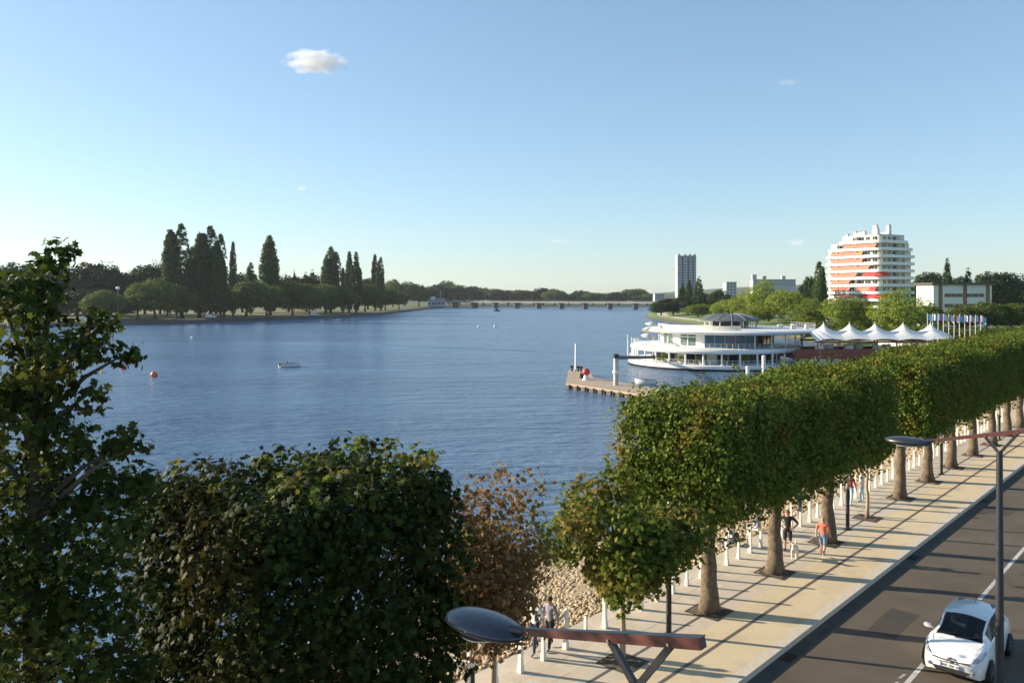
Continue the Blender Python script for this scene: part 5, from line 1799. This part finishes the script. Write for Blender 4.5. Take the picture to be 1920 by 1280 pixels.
simple_block('flat_house', 'pale flat building behind the poplar left of the bridge', 838, 858, 552, 1130, 12, M_OFFW, M_GREY, 2, 4)
# low white building at the right edge
Y = 262.0
x0 = X_at(1730, Y)
t = thing('white_building', 'low white modern building with dark flat roof right of the apartment block', 'building', (x0 + 17.5, Y, 1.0))
zt = z_at(534, Y) - 1.0
wl = MB()
wl.prism([(-14, 0), (6, 1.43), (6, 13), (-12, 13), (-16, 7)], 0, zt)
wl.build('wall', M_OFFW, t)
MB().prism([(-14.8, -0.8), (7, 0.7), (7, 14), (-12.5, 14), (-16.9, 7)], zt, zt + 0.7).build('roof', M_DGREY, t)
for i, xx in enumerate((-11.6, -3.2, 4.6)):
    MB().box((xx, 0.1 + (xx + 14) * 0.0714, zt / 2), (1.3, 0.35, zt - 0.02), math.atan2(2, 28)).build('wood_panel', M_BROWNW, t)
for i in range(6):
    for f in range(3):
        xx = -9.2 + (i % 3) * 2.1 + (i // 3) * 7.3
        MB().box((xx, (xx + 14) * 0.0714 - 0.04, zt - 3.4 - f * 3.4), (1.9, 0.14, 1.1), math.atan2(2, 28)).build('window', M_GLD, t)
# boathouse and pylons at the far left shore
Y = 960.0
t = thing('boathouse', 'small grey-blue boathouse with a mast at the left end of the bridge', 'building', (X_at(818, Y), Y, -1.0))
MB().box((0, 5, 3.5), (20, 10, 7)).build('wall', M_TOWER, t)
MB().add([(-11, -1, 7), (11, -1, 7), (11, 11, 7), (-11, 11, 7), (-11, 5, 10), (11, 5, 10)], [(0, 1, 5, 4), (2, 3, 4, 5), (0, 4, 3), (1, 2, 5), (0, 3, 2, 1)]).build('roof', M_TOWERD, t)
MB().box((-4, 3, 9), (5, 5, 6)).build('lookout', M_OFFW, t)
for k in range(5):
    MB().box((-8 + k * 4, -0.05, 3.4), (2.2, 0.2, 1.8)).build('window', M_GLD, t)
MB().tube([(5, 4, 8), (5, 4, 19)], 0.2, 6).build('mast', M_OFFW, t)
for i, px in enumerate((757, 763)):
    Y = 830 + i * 14
    t = thing('pylon', 'pale slender pylon on the far bank, %s of two' % ('nearer', 'farther')[i], 'pylon', (X_at(px, Y), Y, -1.0), group='pale pylons on the far bank')
    hh = z_at(549 + i * 2, Y) + 1
    MB().box((0, 0, 0.4), (3.4, 3.4, 0.8)).build('base', M_CREAM, t)
    MB().bar((0, 0, 0.8), (0, 0, hh), 2.0, 2.0, w2=1.5, h2=1.5).build('shaft', M_CREAM, t)
# globe lamp on the far left bank
Y = 398.0
t = thing('globe_lamp', 'tall park lamp with white globe on the far bank', 'lamp post', (X_at(221, Y), Y, -0.9))
hh = z_at(542, Y) + 0.9
MB().tube([(0, 0, 0), (0, 0, hh)], [0.18, 0.1], 8).build('pole', M_GREY, t)
MB().ellipsoid((0, 0, hh + 0.5), (0.9, 0.9, 0.85), 14, 10).build('globe', M_GLOBE, t, smooth=True)
# parked cars / caravans pale shapes under the far bank trees
for i, (px, m) in enumerate(((160, M_OFFW), (205, M_OFFW), (395, M_WHITE), (590, M_OFFW))):
    Y = 20700 / (613 - HOR - (px - 150) * 0.028) + 22
    t = thing('parked_van', 'pale van parked under the far bank trees, %s from the left' % ordinal(i + 1), 'van', (X_at(px, Y), Y, -0.95), group='pale vans parked on the far bank')
    b = MB()
    b.prism([(-2.4, -0.95), (2.4, -0.95), (2.4, 0.95), (-2.4, 0.95)], 0.4, 1.2)
    b.prism([(-2.3, -0.9), (1.5, -0.9), (1.5, 0.9), (-2.3, 0.9)], 1.2, 2.2)
    b.build('body', m, t)
    for sx in (-1.5, 1.5):
        for sy in (-0.85, 0.85):
            MB().tube([(sx, sy - 0.1, 0.34), (sx, sy + 0.1, 0.34)], 0.34, 12).build('wheel', M_RUB, t)
    MB().box((1.35, 0, 1.65), (0.4, 1.86, 0.6)).build('window', M_GLD, t)

# flags by the canopy
FC = [('sky', 'white'), ('white', 'blue'), ('blue', 'red'), ('sky', 'yellow'), ('blue', 'white'), ('red', 'white'), ('sky', 'blue'), ('white', 'red'), ('blue', 'yellow'), ('sky', 'red'), ('white', 'sky')]
for i in range(11):
    px = 1739 + i * 10.0
    Y = 168.0 + i * 0.6
    x = X_at(px, Y)
    zb = -0.6
    zt = z_at(587 + i * 0.4, Y)
    c1_, c2_ = FC[i]
    t = thing('flagpole', 'flagpole with %s and %s flag, %s from the tent roof' % (c1_ if c1_ != 'sky' else 'light blue', c2_ if c2_ != 'sky' else 'light blue', ordinal(i + 1)), 'flagpole', (x, Y, zb), group='flagpoles on the shore')
    MB().tube([(0, 0, 0), (0, 0, zt - zb)], [0.09, 0.06], 8).build('pole', M_OFFW, t)
    for half, cn_ in ((0, c1_), (1, c2_)):
        b = MB()
        n_ = 8
        for k in range(n_ + 1):
            s = half * 0.55 + 0.55 * k / n_
            for zz in (0, 1):
                droop = 0.5 * s * s
                b.v.append((0.07 + s * 0.95, 0.18 * math.sin(s * 6 + i), zt - zb - 0.1 - (1 - zz) * 1.35 - droop))
        for k in range(n_):
            b.f.append([2 * k, 2 * k + 2, 2 * k + 3, 2 * k + 1])
            b.m.append(0)
        b.build('flag_panel', M_FLAG[cn_], t, smooth=True)

# ------------------------------------------------------------------ bollards along the promenade edge
def post_mesh(h, w):
    b = MB()
    def ring(z, s):
        return [(-s, -s, z), (s, -s, z), (s, s, z), (-s, s, z)]
    sect = [(0, w * 1.35), (0.16, w * 1.3), (0.24, w), (h - 0.06, w * 0.86), (h - 0.02, w * 0.8), (h, w * 0.5)]
    for z, s in sect:
        b.v.extend(ring(z, s / 2))
    for i in range(len(sect) - 1):
        for k in range(4):
            k2 = (k + 1) % 4
            b.f.append([i * 4 + k, i * 4 + k2, i * 4 + 4 + k2, i * 4 + 4 + k])
            b.m.append(0)
    o = (len(sect) - 1) * 4
    b.f.append([o, o + 1, o + 2, o + 3]); b.m.append(0)
    return b.mesh('bollard', M_POST)
tall_m, short_m = post_mesh(1.25, 0.115), post_mesh(0.68, 0.095)
uT = (Vector((3.05, 26.1, 0)) - A0).dot(DV)
nt_ = ns_ = 0
for k in range(-6, 58):
    u = uT + 1.04 * k
    tall = k % 2 == 0
    if tall:
        nt_ += 1
    else:
        ns_ += 1
    o = link('tall_bollard' if tall else 'short_bollard', tall_m if tall else short_m, None, P(u, 1.82 + rg.uniform(-0.015, 0.015), 0.002), PROM + rg.uniform(-0.05, 0.05))
    o.rotation_euler = (rg.uniform(-0.015, 0.015), rg.uniform(-0.015, 0.015), o.rotation_euler[2])
    tag(o, "%s white bollard, %s %s one from the photo's bottom edge" % ('tall' if tall else 'short', ordinal(nt_ if tall else ns_), 'tall' if tall else 'short'), 'bollard',
        'tall white bollards along the bank' if tall else 'short white bollards along the bank')

# white rail on dark posts at the lower left end of the bollards
ra, rb_ = Vector((-1.05, 21.5, 0)), Vector((-2.55, 21.75, 0))
t = thing('handrail', 'short white rail on dark posts beside the russet tree', 'railing', (ra.x, ra.y, 0))
MB().bar(ra + Vector((0.1, 0, 0.93)), rb_ + Vector((-0.1, 0, 0.93)), 0.16, 0.11).build('rail', M_POST, t, world=True)
for p_ in (ra, rb_):
    MB().box((p_.x, p_.y, 0.3), (0.1, 0.1, 1.15)).build('post', M_BLACK, t, world=True)

# slim post lights standing in the tree row
for i, u in enumerate((-2.62, 13.05, 28.7, 44.4)):
    t = thing('post_light', 'slim black and steel light post, %s along the tree row' % ('nearest', 'second', 'third', 'fourth')[i], 'lamp post', P(u, 0.0), PROM, 'slim light posts in the tree row')
    MB().tube([(0, 0, 0), (0, 0, 0.04), (0, 0, 1.9)], [0.1, 0.085, 0.085], 14).build('lower_pole', M_BLACK, t, smooth='auto')
    MB().tube([(0, 0, 1.9), (0, 0, 3.9)], [0.07, 0.06], 14).build('upper_pole', M_STEEL, t, smooth='auto')
    MB().lathe([(0.1, 0), (0.17, 0.0), (0.17, 0.03), (0.1, 0.04)], 14).build('base_plate', M_BLACK, t)
    MB().lathe([(0.058, 3.88), (0.075, 3.9), (0.075, 4.2), (0.05, 4.25), (0.01, 4.26)], 14).build('lamp_head', M_GLOBE, t, smooth='auto')

# ------------------------------------------------------------------ big street lamps over the road
def street_lamp(label, base):
    """arm runs along NV toward the lake; local x = NV direction"""
    t = thing('street_lamp', label, 'street lamp', base, math.atan2(NV.y, NV.x), 'street lamps along the road')
    zj, za = 6.72, 7.15
    MB().tube([(0, 0, 0), (0, 0, 0.5), (0, 0, zj)], [0.16, 0.11, 0.075], 14).build('mast', M_DGREY, t, smooth='auto')
    MB().lathe([(0.11, 0), (0.28, 0), (0.28, 0.04), (0.14, 0.06)], 14).build('base_plate', M_DGREY, t)
    def on(s):      # point on the arm at distance s toward the head (negative = behind the mast)
        return Vector((s, 0, za + 0.03 - s * 0.235))
    am = MB().bar(on(-0.78), on(1.62), 0.12, 0.115, w2=0.075, h2=0.075)
    me = am.mesh('arm', M_ARM)
    link('arm', me, t)
    MB().bar(on(-0.785) + Vector((0, 0, 0.06)), on(1.60) + Vector((0, 0, 0.04)), 0.11, 0.008, w2=0.06).build('arm_sky_sheen', M_DGREY, t)  # thin grey strip painting the sky's reflection on top of the arm
    for s in (0.33, -0.42):
        MB().bar((0, 0, zj - 0.06), on(s) - Vector((0, 0, 0.05)), 0.06, 0.07).build('brace', M_DGREY, t)
    e = on(1.62)
    MB().tube([e - Vector((0.04, 0, -0.008)), e + Vector((0.16, 0, -0.03))], [0.05, 0.07], 12).build('collar', M_DGREY, t, smooth='auto')
    c = e + Vector((0.66, 0, -0.10))
    # flattened lens-shaped head, drawn out a little toward the arm
    hd = MB()
    prof = []
    for k in range(13):
        a = -math.pi / 2 + math.pi * k / 12
        prof.append((math.cos(a), math.sin(a)))
    seg = 40
    for i in range(seg):
        a = 2 * math.pi * i / seg
        for r, z in prof:
            x = -math.cos(a) * r * (0.60 + 0.05 * max(0, math.cos(a)))
            y = math.sin(a) * r * 0.33
            hd.v.append((c.x + x, c.y + y, c.z + (0.135 if z > 0 else 0.10) * z))
    m_ = len(prof)
    for i in range(seg):
        j = (i + 1) % seg
        for k in range(m_ - 1):
            hd.f.append([i * m_ + k, j * m_ + k, j * m_ + k + 1, i * m_ + k + 1])
            hd.m.append(0)
    ho = hd.build('lamp_head', M_HEADM, t, smooth=True)
    sr_ = MB()
    sr_.tube([(c.x - math.cos(2 * math.pi * k / 48) * (0.602 + 0.05 * max(0, math.cos(2 * math.pi * k / 48))), c.y + math.sin(2 * math.pi * k / 48) * 0.332, c.z) for k in range(49)], 0.006, 4, cap=False)
    sr_.build('seam', M_BLACK, parent=ho)
    bl_ = MB()
    for s_ in (0.33, -0.42):
        for sy in (-1, 1):
            pb = on(s_)
            bl_.tube([(pb.x, sy * 0.055, pb.z - 0.02), (pb.x, sy * 0.075, pb.z - 0.02)], 0.016, 6)
    for sy in (-1, 1):
        bl_.tube([(1.5, sy * 0.03, on(1.5).z), (1.5, sy * 0.05, on(1.5).z)], 0.012, 6)
    bl_.build('bolts', M_STEEL, t)
    MB().lathe([(0.3, -0.088), (0.28, -0.112), (0.01, -0.125)], 24, (c.x, c.y)).build('lens', M_GLOBE, parent=ho, smooth=True).location = (0, 0, c.z)
lb = Vector((1.32, 8.48, 0))
street_lamp('big street lamp with grey lens head and red-brown arm in the near foreground', lb)
street_lamp('farther street lamp whose grey head shows before the knobbly trunk', lb + DV * 17.15)

# ------------------------------------------------------------------ white hatchback
def hatchback(label, loc, rz):
    t = thing('car', label, 'car', loc, rz)
    def interp(tab, x):
        for (x0, y0), (x1, y1) in zip(tab[:-1], tab[1:]):
            if x <= x1:
                u_ = (x - x0) / (x1 - x0)
                u_ = u_ * u_ * (3 - 2 * u_) * 0.5 + u_ * 0.5
                return y0 + (y1 - y0) * u_
        return tab[-1][1]
    top = [(-1.97, 0.62), (-1.93, 0.86), (-1.78, 1.05), (-1.45, 1.38), (-1.15, 1.475), (-0.5, 1.515), (0.05, 1.50), (0.30, 1.44), (1.10, 1.0), (1.35, 0.955), (1.65, 0.885), (1.83, 0.80), (1.93, 0.68), (1.97, 0.56)]
    wid = [(-1.97, 0.62), (-1.85, 0.78), (-1.3, 0.84), (0.0, 0.86), (1.0, 0.855), (1.4, 0.84), (1.7, 0.77), (1.87, 0.66), (1.97, 0.52)]
    low = [(-1.97, 0.42), (-1.8, 0.26), (-1.4, 0.2), (1.3, 0.19), (1.75, 0.20), (1.9, 0.25), (1.97, 0.36)]
    belt = [(-1.97, 0.60), (-1.8, 0.90), (-1.0, 0.96), (0.0, 0.93), (1.1, 0.92), (1.5, 0.85), (1.8, 0.74), (1.97, 0.54)]
    NT = 26
    def section(x):
        zt, w_, zb = interp(top, x), interp(wid, x), interp(low, x)
        zbl = min(interp(belt, x), zt - 0.012)
        wr = w_ * (0.70 if zt > 1.2 else 0.70 + 0.12 * min(1, max(0, (1.2 - zt) / 0.25)))
        pts = []
        # bottom to belt
        for k in range(9):
            u_ = k / 8
            z = zb + (zbl - zb) * u_
            bul = w_ * (0.90 + 0.10 * math.sin(math.pi * min(1, 0.12 + u_ * 0.75))) * (1 - 0.03 * u_)
            pts.append((bul, z))
        wb = pts[-1][0]
        # belt to roof rail
        rail = zt - 0.07 * min(1, (zt - zbl) / 0.4) - 0.004
        for k in range(1, 8):
            u_ = k / 7
            pts.append((wb - 0.02 + (wr - wb + 0.02) * u_ ** 1.15, zbl + (rail - zbl) * u_))
        # rail to centre
        for k in range(1, 11):
            u_ = k / 10
            a = u_ * math.pi / 2
            pts.append((wr * (1 - u_), rail + (zt - rail) * math.sin(a)))
        return pts
    xs_ = sorted(set([-1.97 + 3.94 * i / 78 for i in range(79)]))
    S = [section(x) for x in xs_]
    def surf(i, k, off=0.0):
        y, z = S[i][k]
        return Vector((xs_[i], y, z))
    m_ = len(S[0])
    cat_of = {}
    def cls(i, k):
        x = (xs_[i] + xs_[i + 1]) / 2
        if 16 <= k and 0.27 < x < 1.08:
            return 'windscreen'
        if 9 <= k <= 14 and -1.32 < x < 0.72 and S[i][15][1] - S[i][8][1] > 0.18:
            if abs(x + 0.42) < 0.04:
                return 'pillar'
            return 'side_window'
        if 16 <= k and -1.72 < x < -1.36:
            return 'rear_window'
        return 'body'
    groups = {}
    for sgn in (1, -1):
        for i in range(len(xs_) - 1):
            for k in range(m_ - 1):
                c_ = cls(i, k)
                key = c_ if c_ not in ('side_window',) else 'side_window%d' % sgn
                groups.setdefault(key, []).append((sgn, i, k))
    mats_ = dict(body=M_CAR, windscreen=M_CARCLEAR, rear_window=M_CARCLEAR, pillar=M_CARDK)
    for key, cells in groups.items():
        b = MB()
        for sgn, i, k in cells:
            q_ = [surf(i, k), surf(i + 1, k), surf(i + 1, k + 1), surf(i, k + 1)]
            b.add([(v.x, v.y * sgn, v.z) for v in q_], [(0, 1, 2, 3)])
        nm = 'side_window' if key.startswith('side') else key
        if nm == 'body':
            for sgn, i in ((1, 0),):
                pass
            for e in (0, len(xs_) - 1):
                ring = [(xs_[e], y, z) for y, z in S[e]] + [(xs_[e], -y, z) for y, z in reversed(S[e][:-1])]
                b.add(ring, [tuple(range(len(ring)))])
            # floor pan
            for i in range(len(xs_) - 1):
                b.add([(xs_[i], S[i][0][0], S[i][0][1]), (xs_[i + 1], S[i + 1][0][0], S[i + 1][0][1]), (xs_[i + 1], -S[i + 1][0][0], S[i + 1][0][1]), (xs_[i], -S[i][0][0], S[i][0][1])], [(0, 1, 2, 3)])
        b.build(nm, mats_.get(nm, M_CARCLEAR), t, smooth='auto')
    def front_pt(y, z):
        """point on the nose surface for given y, z: march x back from the front"""
        for i in range(len(xs_) - 1, 0, -1):
            zt_, zb_ = S[i][-1][1], S[i][0][1]
            if z > zt_ or z < zb_:
                continue
            # half width of the section at this z
            for (y0, z0), (y1, z1) in zip(S[i][:-1], S[i][1:]):
                if z0 <= z <= z1 and y <= y0 + (y1 - y0) * (z - z0) / max(1e-6, z1 - z0) + 1e-6:
                    return Vector((xs_[min(i + 1, len(xs_) - 1)], y, z))
        return Vector((1.6, y, z))
    def nose_patch(name, m, poly, proud=0.012, nd=5):
        """closed thin patch following the nose; poly is rows of (y,z) left to right, top row and bottom row"""
        topr, botr = poly
        n_ = len(topr)
        b = MB()
        vs = []
        for i in range(n_):
            for k in range(nd + 1):
                u_ = k / nd
                y = topr[i][0] * (1 - u_) + botr[i][0] * u_
                z = topr[i][1] * (1 - u_) + botr[i][1] * u_
                p_ = front_pt(abs(y), z)
                vs.append((p_.x + proud, y * 1.0, z))
        fs = []
        for i in range(n_ - 1):
            for k in range(nd):
                a = i * (nd + 1) + k
                fs.append((a, a + nd + 1, a + nd + 2, a + 1))
        b.add(vs, fs)
        return b.build(name, m, t, smooth=True)
    # lower intake, slot, chevron grille line, headlights, fog lamps
    nose_patch('lower_intake', M_CARDK, ([(-0.50, 0.42), (-0.3, 0.425), (0, 0.43), (0.3, 0.425), (0.50, 0.42)], [(-0.36, 0.27), (-0.2, 0.262), (0, 0.26), (0.2, 0.262), (0.36, 0.27)]), 0.015)
    nose_patch('air_slot', M_CARDK, ([(-0.36, 0.578), (-0.18, 0.586), (0, 0.588), (0.18, 0.586), (0.36, 0.578)], [(-0.35, 0.560), (-0.18, 0.566), (0, 0.568), (0.18, 0.566), (0.35, 0.560)]), 0.03)
    nose_patch('grille', M_CARDK, ([(-0.50, 0.672), (-0.25, 0.655), (0, 0.66), (0.25, 0.655), (0.50, 0.672)], [(-0.49, 0.648), (-0.25, 0.625), (0, 0.63), (0.25, 0.625), (0.49, 0.648)]), 0.03)
    for s in (1, -1):
        q_ = MB()
        vs = []
        outline = [(0.52, 0.68), (0.62, 0.68), (0.72, 0.74), (0.775, 0.84), (0.77, 0.90), (0.69, 0.85), (0.58, 0.76)]
        cen = Vector((0, 0, 0))
        ring = []
        for y, z in outline:
            p_ = front_pt(y, z)
            ring.append(Vector((p_.x + 0.02, y * s + 0.012 * s, z + 0.008)))
        cen = sum(ring, Vector()) / len(ring) + Vector((0.035, 0.02 * s, 0.015))
        n_ = len(ring)
        q_.add([tuple(cen)] + [tuple(v) for v in ring], [(0, 1 + i, 1 + (i + 1) % n_) for i in range(n_)])
        hl = q_.build('headlight', M_LENS, t, smooth=True)
        p_ = front_pt(0.56, 0.44)
        MB().ellipsoid((p_.x + 0.008, 0.56 * s, 0.44), (0.03, 0.06, 0.06), 12, 8).build('fog_light', M_LENS, t, smooth=True)
    # emblem: two stacked chevrons
    for k, z in enumerate((0.63, 0.69)):
        p_ = front_pt(0, z)
        b = MB()
        for s in (1, -1):
            b.bar((p_.x + 0.045, 0, z + 0.028), (p_.x + 0.035, s * 0.10, z - 0.026), 0.02, 0.032)
        b.build('emblem_chevron', M_CHROME, t)
    p_ = front_pt(0, 0.50)
    pl = MB().box((p_.x + 0.035, 0, 0.497), (0.015, 0.52, 0.11)).build('number_plate', M_PLATE, t)
    for s in (1, -1):
        MB().box((p_.x + 0.0455, s * 0.238, 0.497), (0.004, 0.042, 0.108)).build('plate_band', M_PLATEB, pl)
    ch = MB()
    for k in range(7):
        if k in (2, 5):
            ch.box((p_.x + 0.0455, -0.18 + k * 0.06, 0.497), (0.004, 0.02, 0.012))
        else:
            ch.box((p_.x + 0.0455, -0.195 + k * 0.06, 0.497), (0.004, 0.012, 0.068))
            ch.box((p_.x + 0.0455, -0.165 + k * 0.06, 0.497), (0.004, 0.012, 0.068))
            ch.box((p_.x + 0.0455, -0.18 + k * 0.06, 0.497 + (0.028 if k % 2 else 0.0)), (0.004, 0.018, 0.012))
    ch.build('plate_characters', M_CARDK, pl)
    # mirrors
    for s in (1, -1):
        b = MB()
        b.ellipsoid((0.62, s * 0.96, 0.99), (0.07, 0.115, 0.075), 12, 8)
        b.tube([(0.62, s * 0.80, 0.94), (0.62, s * 0.90, 0.97)], 0.025, 6)
        mr = b.build('mirror', M_CAR, t, smooth=True)
        MB().box((0.548, s * 0.965, 0.99), (0.012, 0.16, 0.10)).build('mirror_glass', M_CHROME, mr)
    # wheels and arches
    for x in (1.22, -1.24):
        for s in (1, -1):
            yo = 0.80 * s
            wh = MB()
            prof = [(0.19, -0.10), (0.27, -0.105), (0.30, -0.085), (0.31, -0.04), (0.31, 0.04), (0.30, 0.085), (0.27, 0.105), (0.19, 0.10)]
            seg = 28
            for i in range(seg):
                a = 2 * math.pi * i / seg
                for r, yy in prof:
                    wh.v.append((x + r * math.cos(a), yo + yy, 0.31 + r * math.sin(a)))
            for i in range(seg):
                j = (i + 1) % seg
                for k in range(len(prof) - 1):
                    wh.f.append([i * 8 + k, j * 8 + k, j * 8 + k + 1, i * 8 + k + 1]); wh.m.append(0)
            wo_ = wh.build('wheel', M_RUB, t, smooth=True)
            rm = MB()
            rm.tube([(x, yo + s * 0.05, 0.31), (x, yo + s * 0.09, 0.31)], 0.06, 12)
            for k in range(7):
                a = 2 * math.pi * k / 7
                rm.bar((x, yo + s * 0.08, 0.31), (x + 0.19 * math.cos(a), yo + s * 0.085, 0.31 + 0.19 * math.sin(a)), 0.03, 0.05)
            rm.build('rim', M_STEEL, wo_)
            ar = MB()
            for k in range(13):
                pass
            pts = [(x + 0.355 * math.cos(math.pi * k / 12), s * 0.862, 0.31 + 0.355 * math.sin(math.pi * k / 12)) for k in range(13)]
            ar.add([(x, s * 0.864, 0.2)] + [(p0[0], s * 0.866, p0[2]) for p0 in pts], [(0, k, k + 1) for k in range(1, 13)])
            ar.build('wheel_arch', M_CARDK, t)
    # wipers, roof aerial, seats seen through the glass
    wp = MB()
    for y0, y1 in ((-0.1, 0.55), (-0.6, 0.05)):
        wp.bar((1.10, y0, 1.005), (0.93, y1, 1.10), 0.02, 0.02)
    wp.build('wipers', M_CARDK, t)
    MB().tube([(-0.9, 0, 1.5), (-1.15, 0, 1.72)], [0.008, 0.004], 5).build('aerial', M_CARDK, t)
    # cabin: dark lining, dashboard, seats, steering wheel, mirror
    tub = MB()
    for x0_, x1_, w0_, w1_ in ((-1.6, 0.95, 0.70, 0.72),):
        z0_, z1_ = 0.36, 0.90
        tub.add([(x0_, -w0_, z0_), (x1_, -w1_, z0_), (x1_, w1_, z0_), (x0_, w0_, z0_), (x0_, -w0_, z1_), (x1_, -w1_, z1_), (x1_, w1_, z1_), (x0_, w0_, z1_)],
                [(0, 1, 2, 3), (0, 4, 5, 1), (2, 6, 7, 3), (3, 7, 4, 0), (1, 5, 6, 2)])
    tub.build('cabin_lining', M_CARDK, t)
    rl_ = MB()
    rl_.box((-0.55, 0, 1.435), (1.3, 1.0, 0.02))
    rl_.build('roof_lining', M_CREAMSEAT, t)
    ds = MB()
    ds.prism([(0.62, -0.7), (1.0, -0.68), (1.0, 0.68), (0.62, 0.7)], 0.62, 0.93)
    ds.build('dashboard', M_CARDK, t)
    for sy in (-0.36, 0.36):
        st_ = MB()
        st_.box((0.0, sy, 0.55), (0.5, 0.46, 0.16))
        st_.bar((-0.24, sy, 0.55), (-0.46, sy, 1.12), 0.44, 0.14)
        st_.bar((-0.46, sy, 1.15), (-0.50, sy, 1.32), 0.26, 0.10)
        st_.build('seat', M_CREAMSEAT, t)
    rs_ = MB()
    rs_.box((-1.0, 0, 0.55), (0.5, 1.2, 0.16))
    rs_.bar((-1.24, 0, 0.55), (-1.42, 0, 1.05), 1.2, 0.14)
    rs_.build('rear_seat', M_CREAMSEAT, t)
    sw_ = MB()
    sw_.tube([(0.50 + 0.07 * math.sin(2 * math.pi * k / 20), 0.36 + 0.18 * math.cos(2 * math.pi * k / 20), 0.93 + 0.16 * math.sin(2 * math.pi * k / 20)) for k in range(21)], 0.018, 6)
    sw_.build('steering_wheel', M_BLACK, t)
    MB().box((0.42, 0, 1.33), (0.03, 0.22, 0.07)).build('inside_mirror', M_GREY, t)
    # door gaps
    dg_ = MB()
    for xx in (0.66, -0.40):
        i = min(range(len(xs_)), key=lambda q: abs(xs_[q] - xx))
        for sg in (1, -1):
            dg_.tube([(xs_[i], sg * (S[i][k][0] + 0.001), S[i][k][1]) for k in range(1, 9)], 0.006, 4)
    dg_.build('door_gap', M_CARDK, t)
    # body seams: bonnet edge and roof stripe
    sm = MB()
    for s in (1, -1):
        pts = []
        for x in (1.12, 1.25, 1.4, 1.55, 1.7):
            y = 0.66 - (x - 1.12) * 0.22
            i = min(range(len(xs_)), key=lambda q: abs(xs_[q] - x))
            zz = 0
            for (y0, z0), (y1, z1) in zip(S[i][:-1], S[i][1:]):
                if y1 <= y <= y0 and z0 >= S[i][8][1] - 0.001:
                    zz = z0 + (z1 - z0) * (y0 - y) / max(1e-6, y0 - y1)
            pts.append((x, s * y, zz + 0.002))
        sm.tube(pts, 0.006, 4)
    sm.build('bonnet_seam', M_CARDK, t)
    return t
cf = P(0, 0)
ang = math.atan2(-DV.y, -DV.x)
fl = Vector((11.85, 23.35, 0))          # front corner on the lake side
cen = fl + (-NV) * 0.86 + DV * 1.97
hatchback('white hatchback driving toward the camera at the right edge', (cen.x, cen.y, -0.18), ang)

# ------------------------------------------------------------------ clouds: real volumes far above the land
def cloud(label, px, py, wpx, hpx, Y, dens, seed, thr=0.5):
    c = Vector((X_at(px, Y), Y, z_at(py, Y)))
    rx, rz = wpx / F * Y / 2, hpx / F * Y / 2
    m = bpy.data.materials.new('cloud_vapour')
    m.use_nodes = True
    nt = m.node_tree
    nt.nodes.clear()
    out = nt.nodes.new('ShaderNodeOutputMaterial')
    pv = nt.nodes.new('ShaderNodeVolumePrincipled')
    pv.inputs['Color'].default_value = (1, 1, 1, 1)
    pv.inputs['Anisotropy'].default_value = 0.0
    tc = nt.nodes.new('ShaderNodeTexCoord')
    nz = nt.nodes.new('ShaderNodeTexNoise')
    nz.inputs['Scale'].default_value = 1.9
    nz.inputs['Detail'].default_value = 5
    mp = nt.nodes.new('ShaderNodeMapping')
    mp.inputs['Location'].default_value = (seed, seed * 2.1, 0)
    mp.inputs['Scale'].default_value = (1.6, 1.2, 1.0)
    nt.links.new(tc.outputs['Object'], mp.inputs['Vector'])
    nt.links.new(mp.outputs['Vector'], nz.inputs['Vector'])
    ln_ = nt.nodes.new('ShaderNodeVectorMath')
    ln_.operation = 'LENGTH'
    nt.links.new(tc.outputs['Object'], ln_.inputs[0])
    # density = clamp((noise*1.1 + 0.45 - length) * k)
    a = nt.nodes.new('ShaderNodeMath'); a.operation = 'MULTIPLY_ADD'
    a.inputs[1].default_value = 1.7
    a.inputs[2].default_value = -0.15 - (thr - 0.5)
    nt.links.new(nz.outputs['Fac'], a.inputs[0])
    s = nt.nodes.new('ShaderNodeMath'); s.operation = 'SUBTRACT'
    nt.links.new(a.outputs[0], s.inputs[0])
    nt.links.new(ln_.outputs['Value'], s.inputs[1])
    k = nt.nodes.new('ShaderNodeMapRange')
    k.inputs['From Min'].default_value = 0.0
    k.inputs['From Max'].default_value = 0.35
    k.inputs['To Max'].default_value = dens
    nt.links.new(s.outputs[0], k.inputs['Value'])
    nt.links.new(k.outputs['Result'], pv.inputs['Density'])
    nt.links.new(pv.outputs[0], out.inputs['Volume'])
    b = MB().ellipsoid((0, 0, 0), (1, 1, 1), 24, 16)
    o = b.build('cloud', m)
    o.location = c
    o.scale = (rx, rx * 0.7, rz)
    tag(o, label, 'cloud')
cloud('single small white cloud high in the blue sky', 592, 116, 140, 50, 6500, 0.011, 3.0, 0.42)
cloud('tiny pale cloud wisp lower in the sky', 567, 354, 34, 14, 6600, 0.010, 8.0, 0.5)
cloud('faint cloud wisp at the upper right of the sky', 1480, 155, 60, 14, 6700, 0.0022, 11.0, 0.5)
cloud('faint cloud wisp low above the bridge', 1045, 452, 60, 12, 6900, 0.0025, 14.0, 0.5)
cloud('faint wisp of cloud left of the apartment block', 1495, 455, 60, 20, 6800, 0.004, 5.0, 0.5)

# ------------------------------------------------------------------ air: thin even haze over lake and land
hb = MB().box((0, 2450, 52.2), (9300, 5700, 115.6))
hm = bpy.data.materials.new('haze_air')
hm.use_nodes = True
hm.node_tree.nodes.clear()
ho_ = hm.node_tree.nodes.new('ShaderNodeOutputMaterial')
hv = hm.node_tree.nodes.new('ShaderNodeVolumePrincipled')
hv.inputs['Color'].default_value = (0.86, 0.92, 1.0, 1)
hv.inputs['Density'].default_value = 0.00005
hv.inputs['Anisotropy'].default_value = 0.2
hm.node_tree.links.new(hv.outputs[0], ho_.inputs['Volume'])
hz_ = hb.build('haze', hm)
hz_['kind'] = 'stuff'
hz_['label'] = 'thin pale summer haze over the lake'
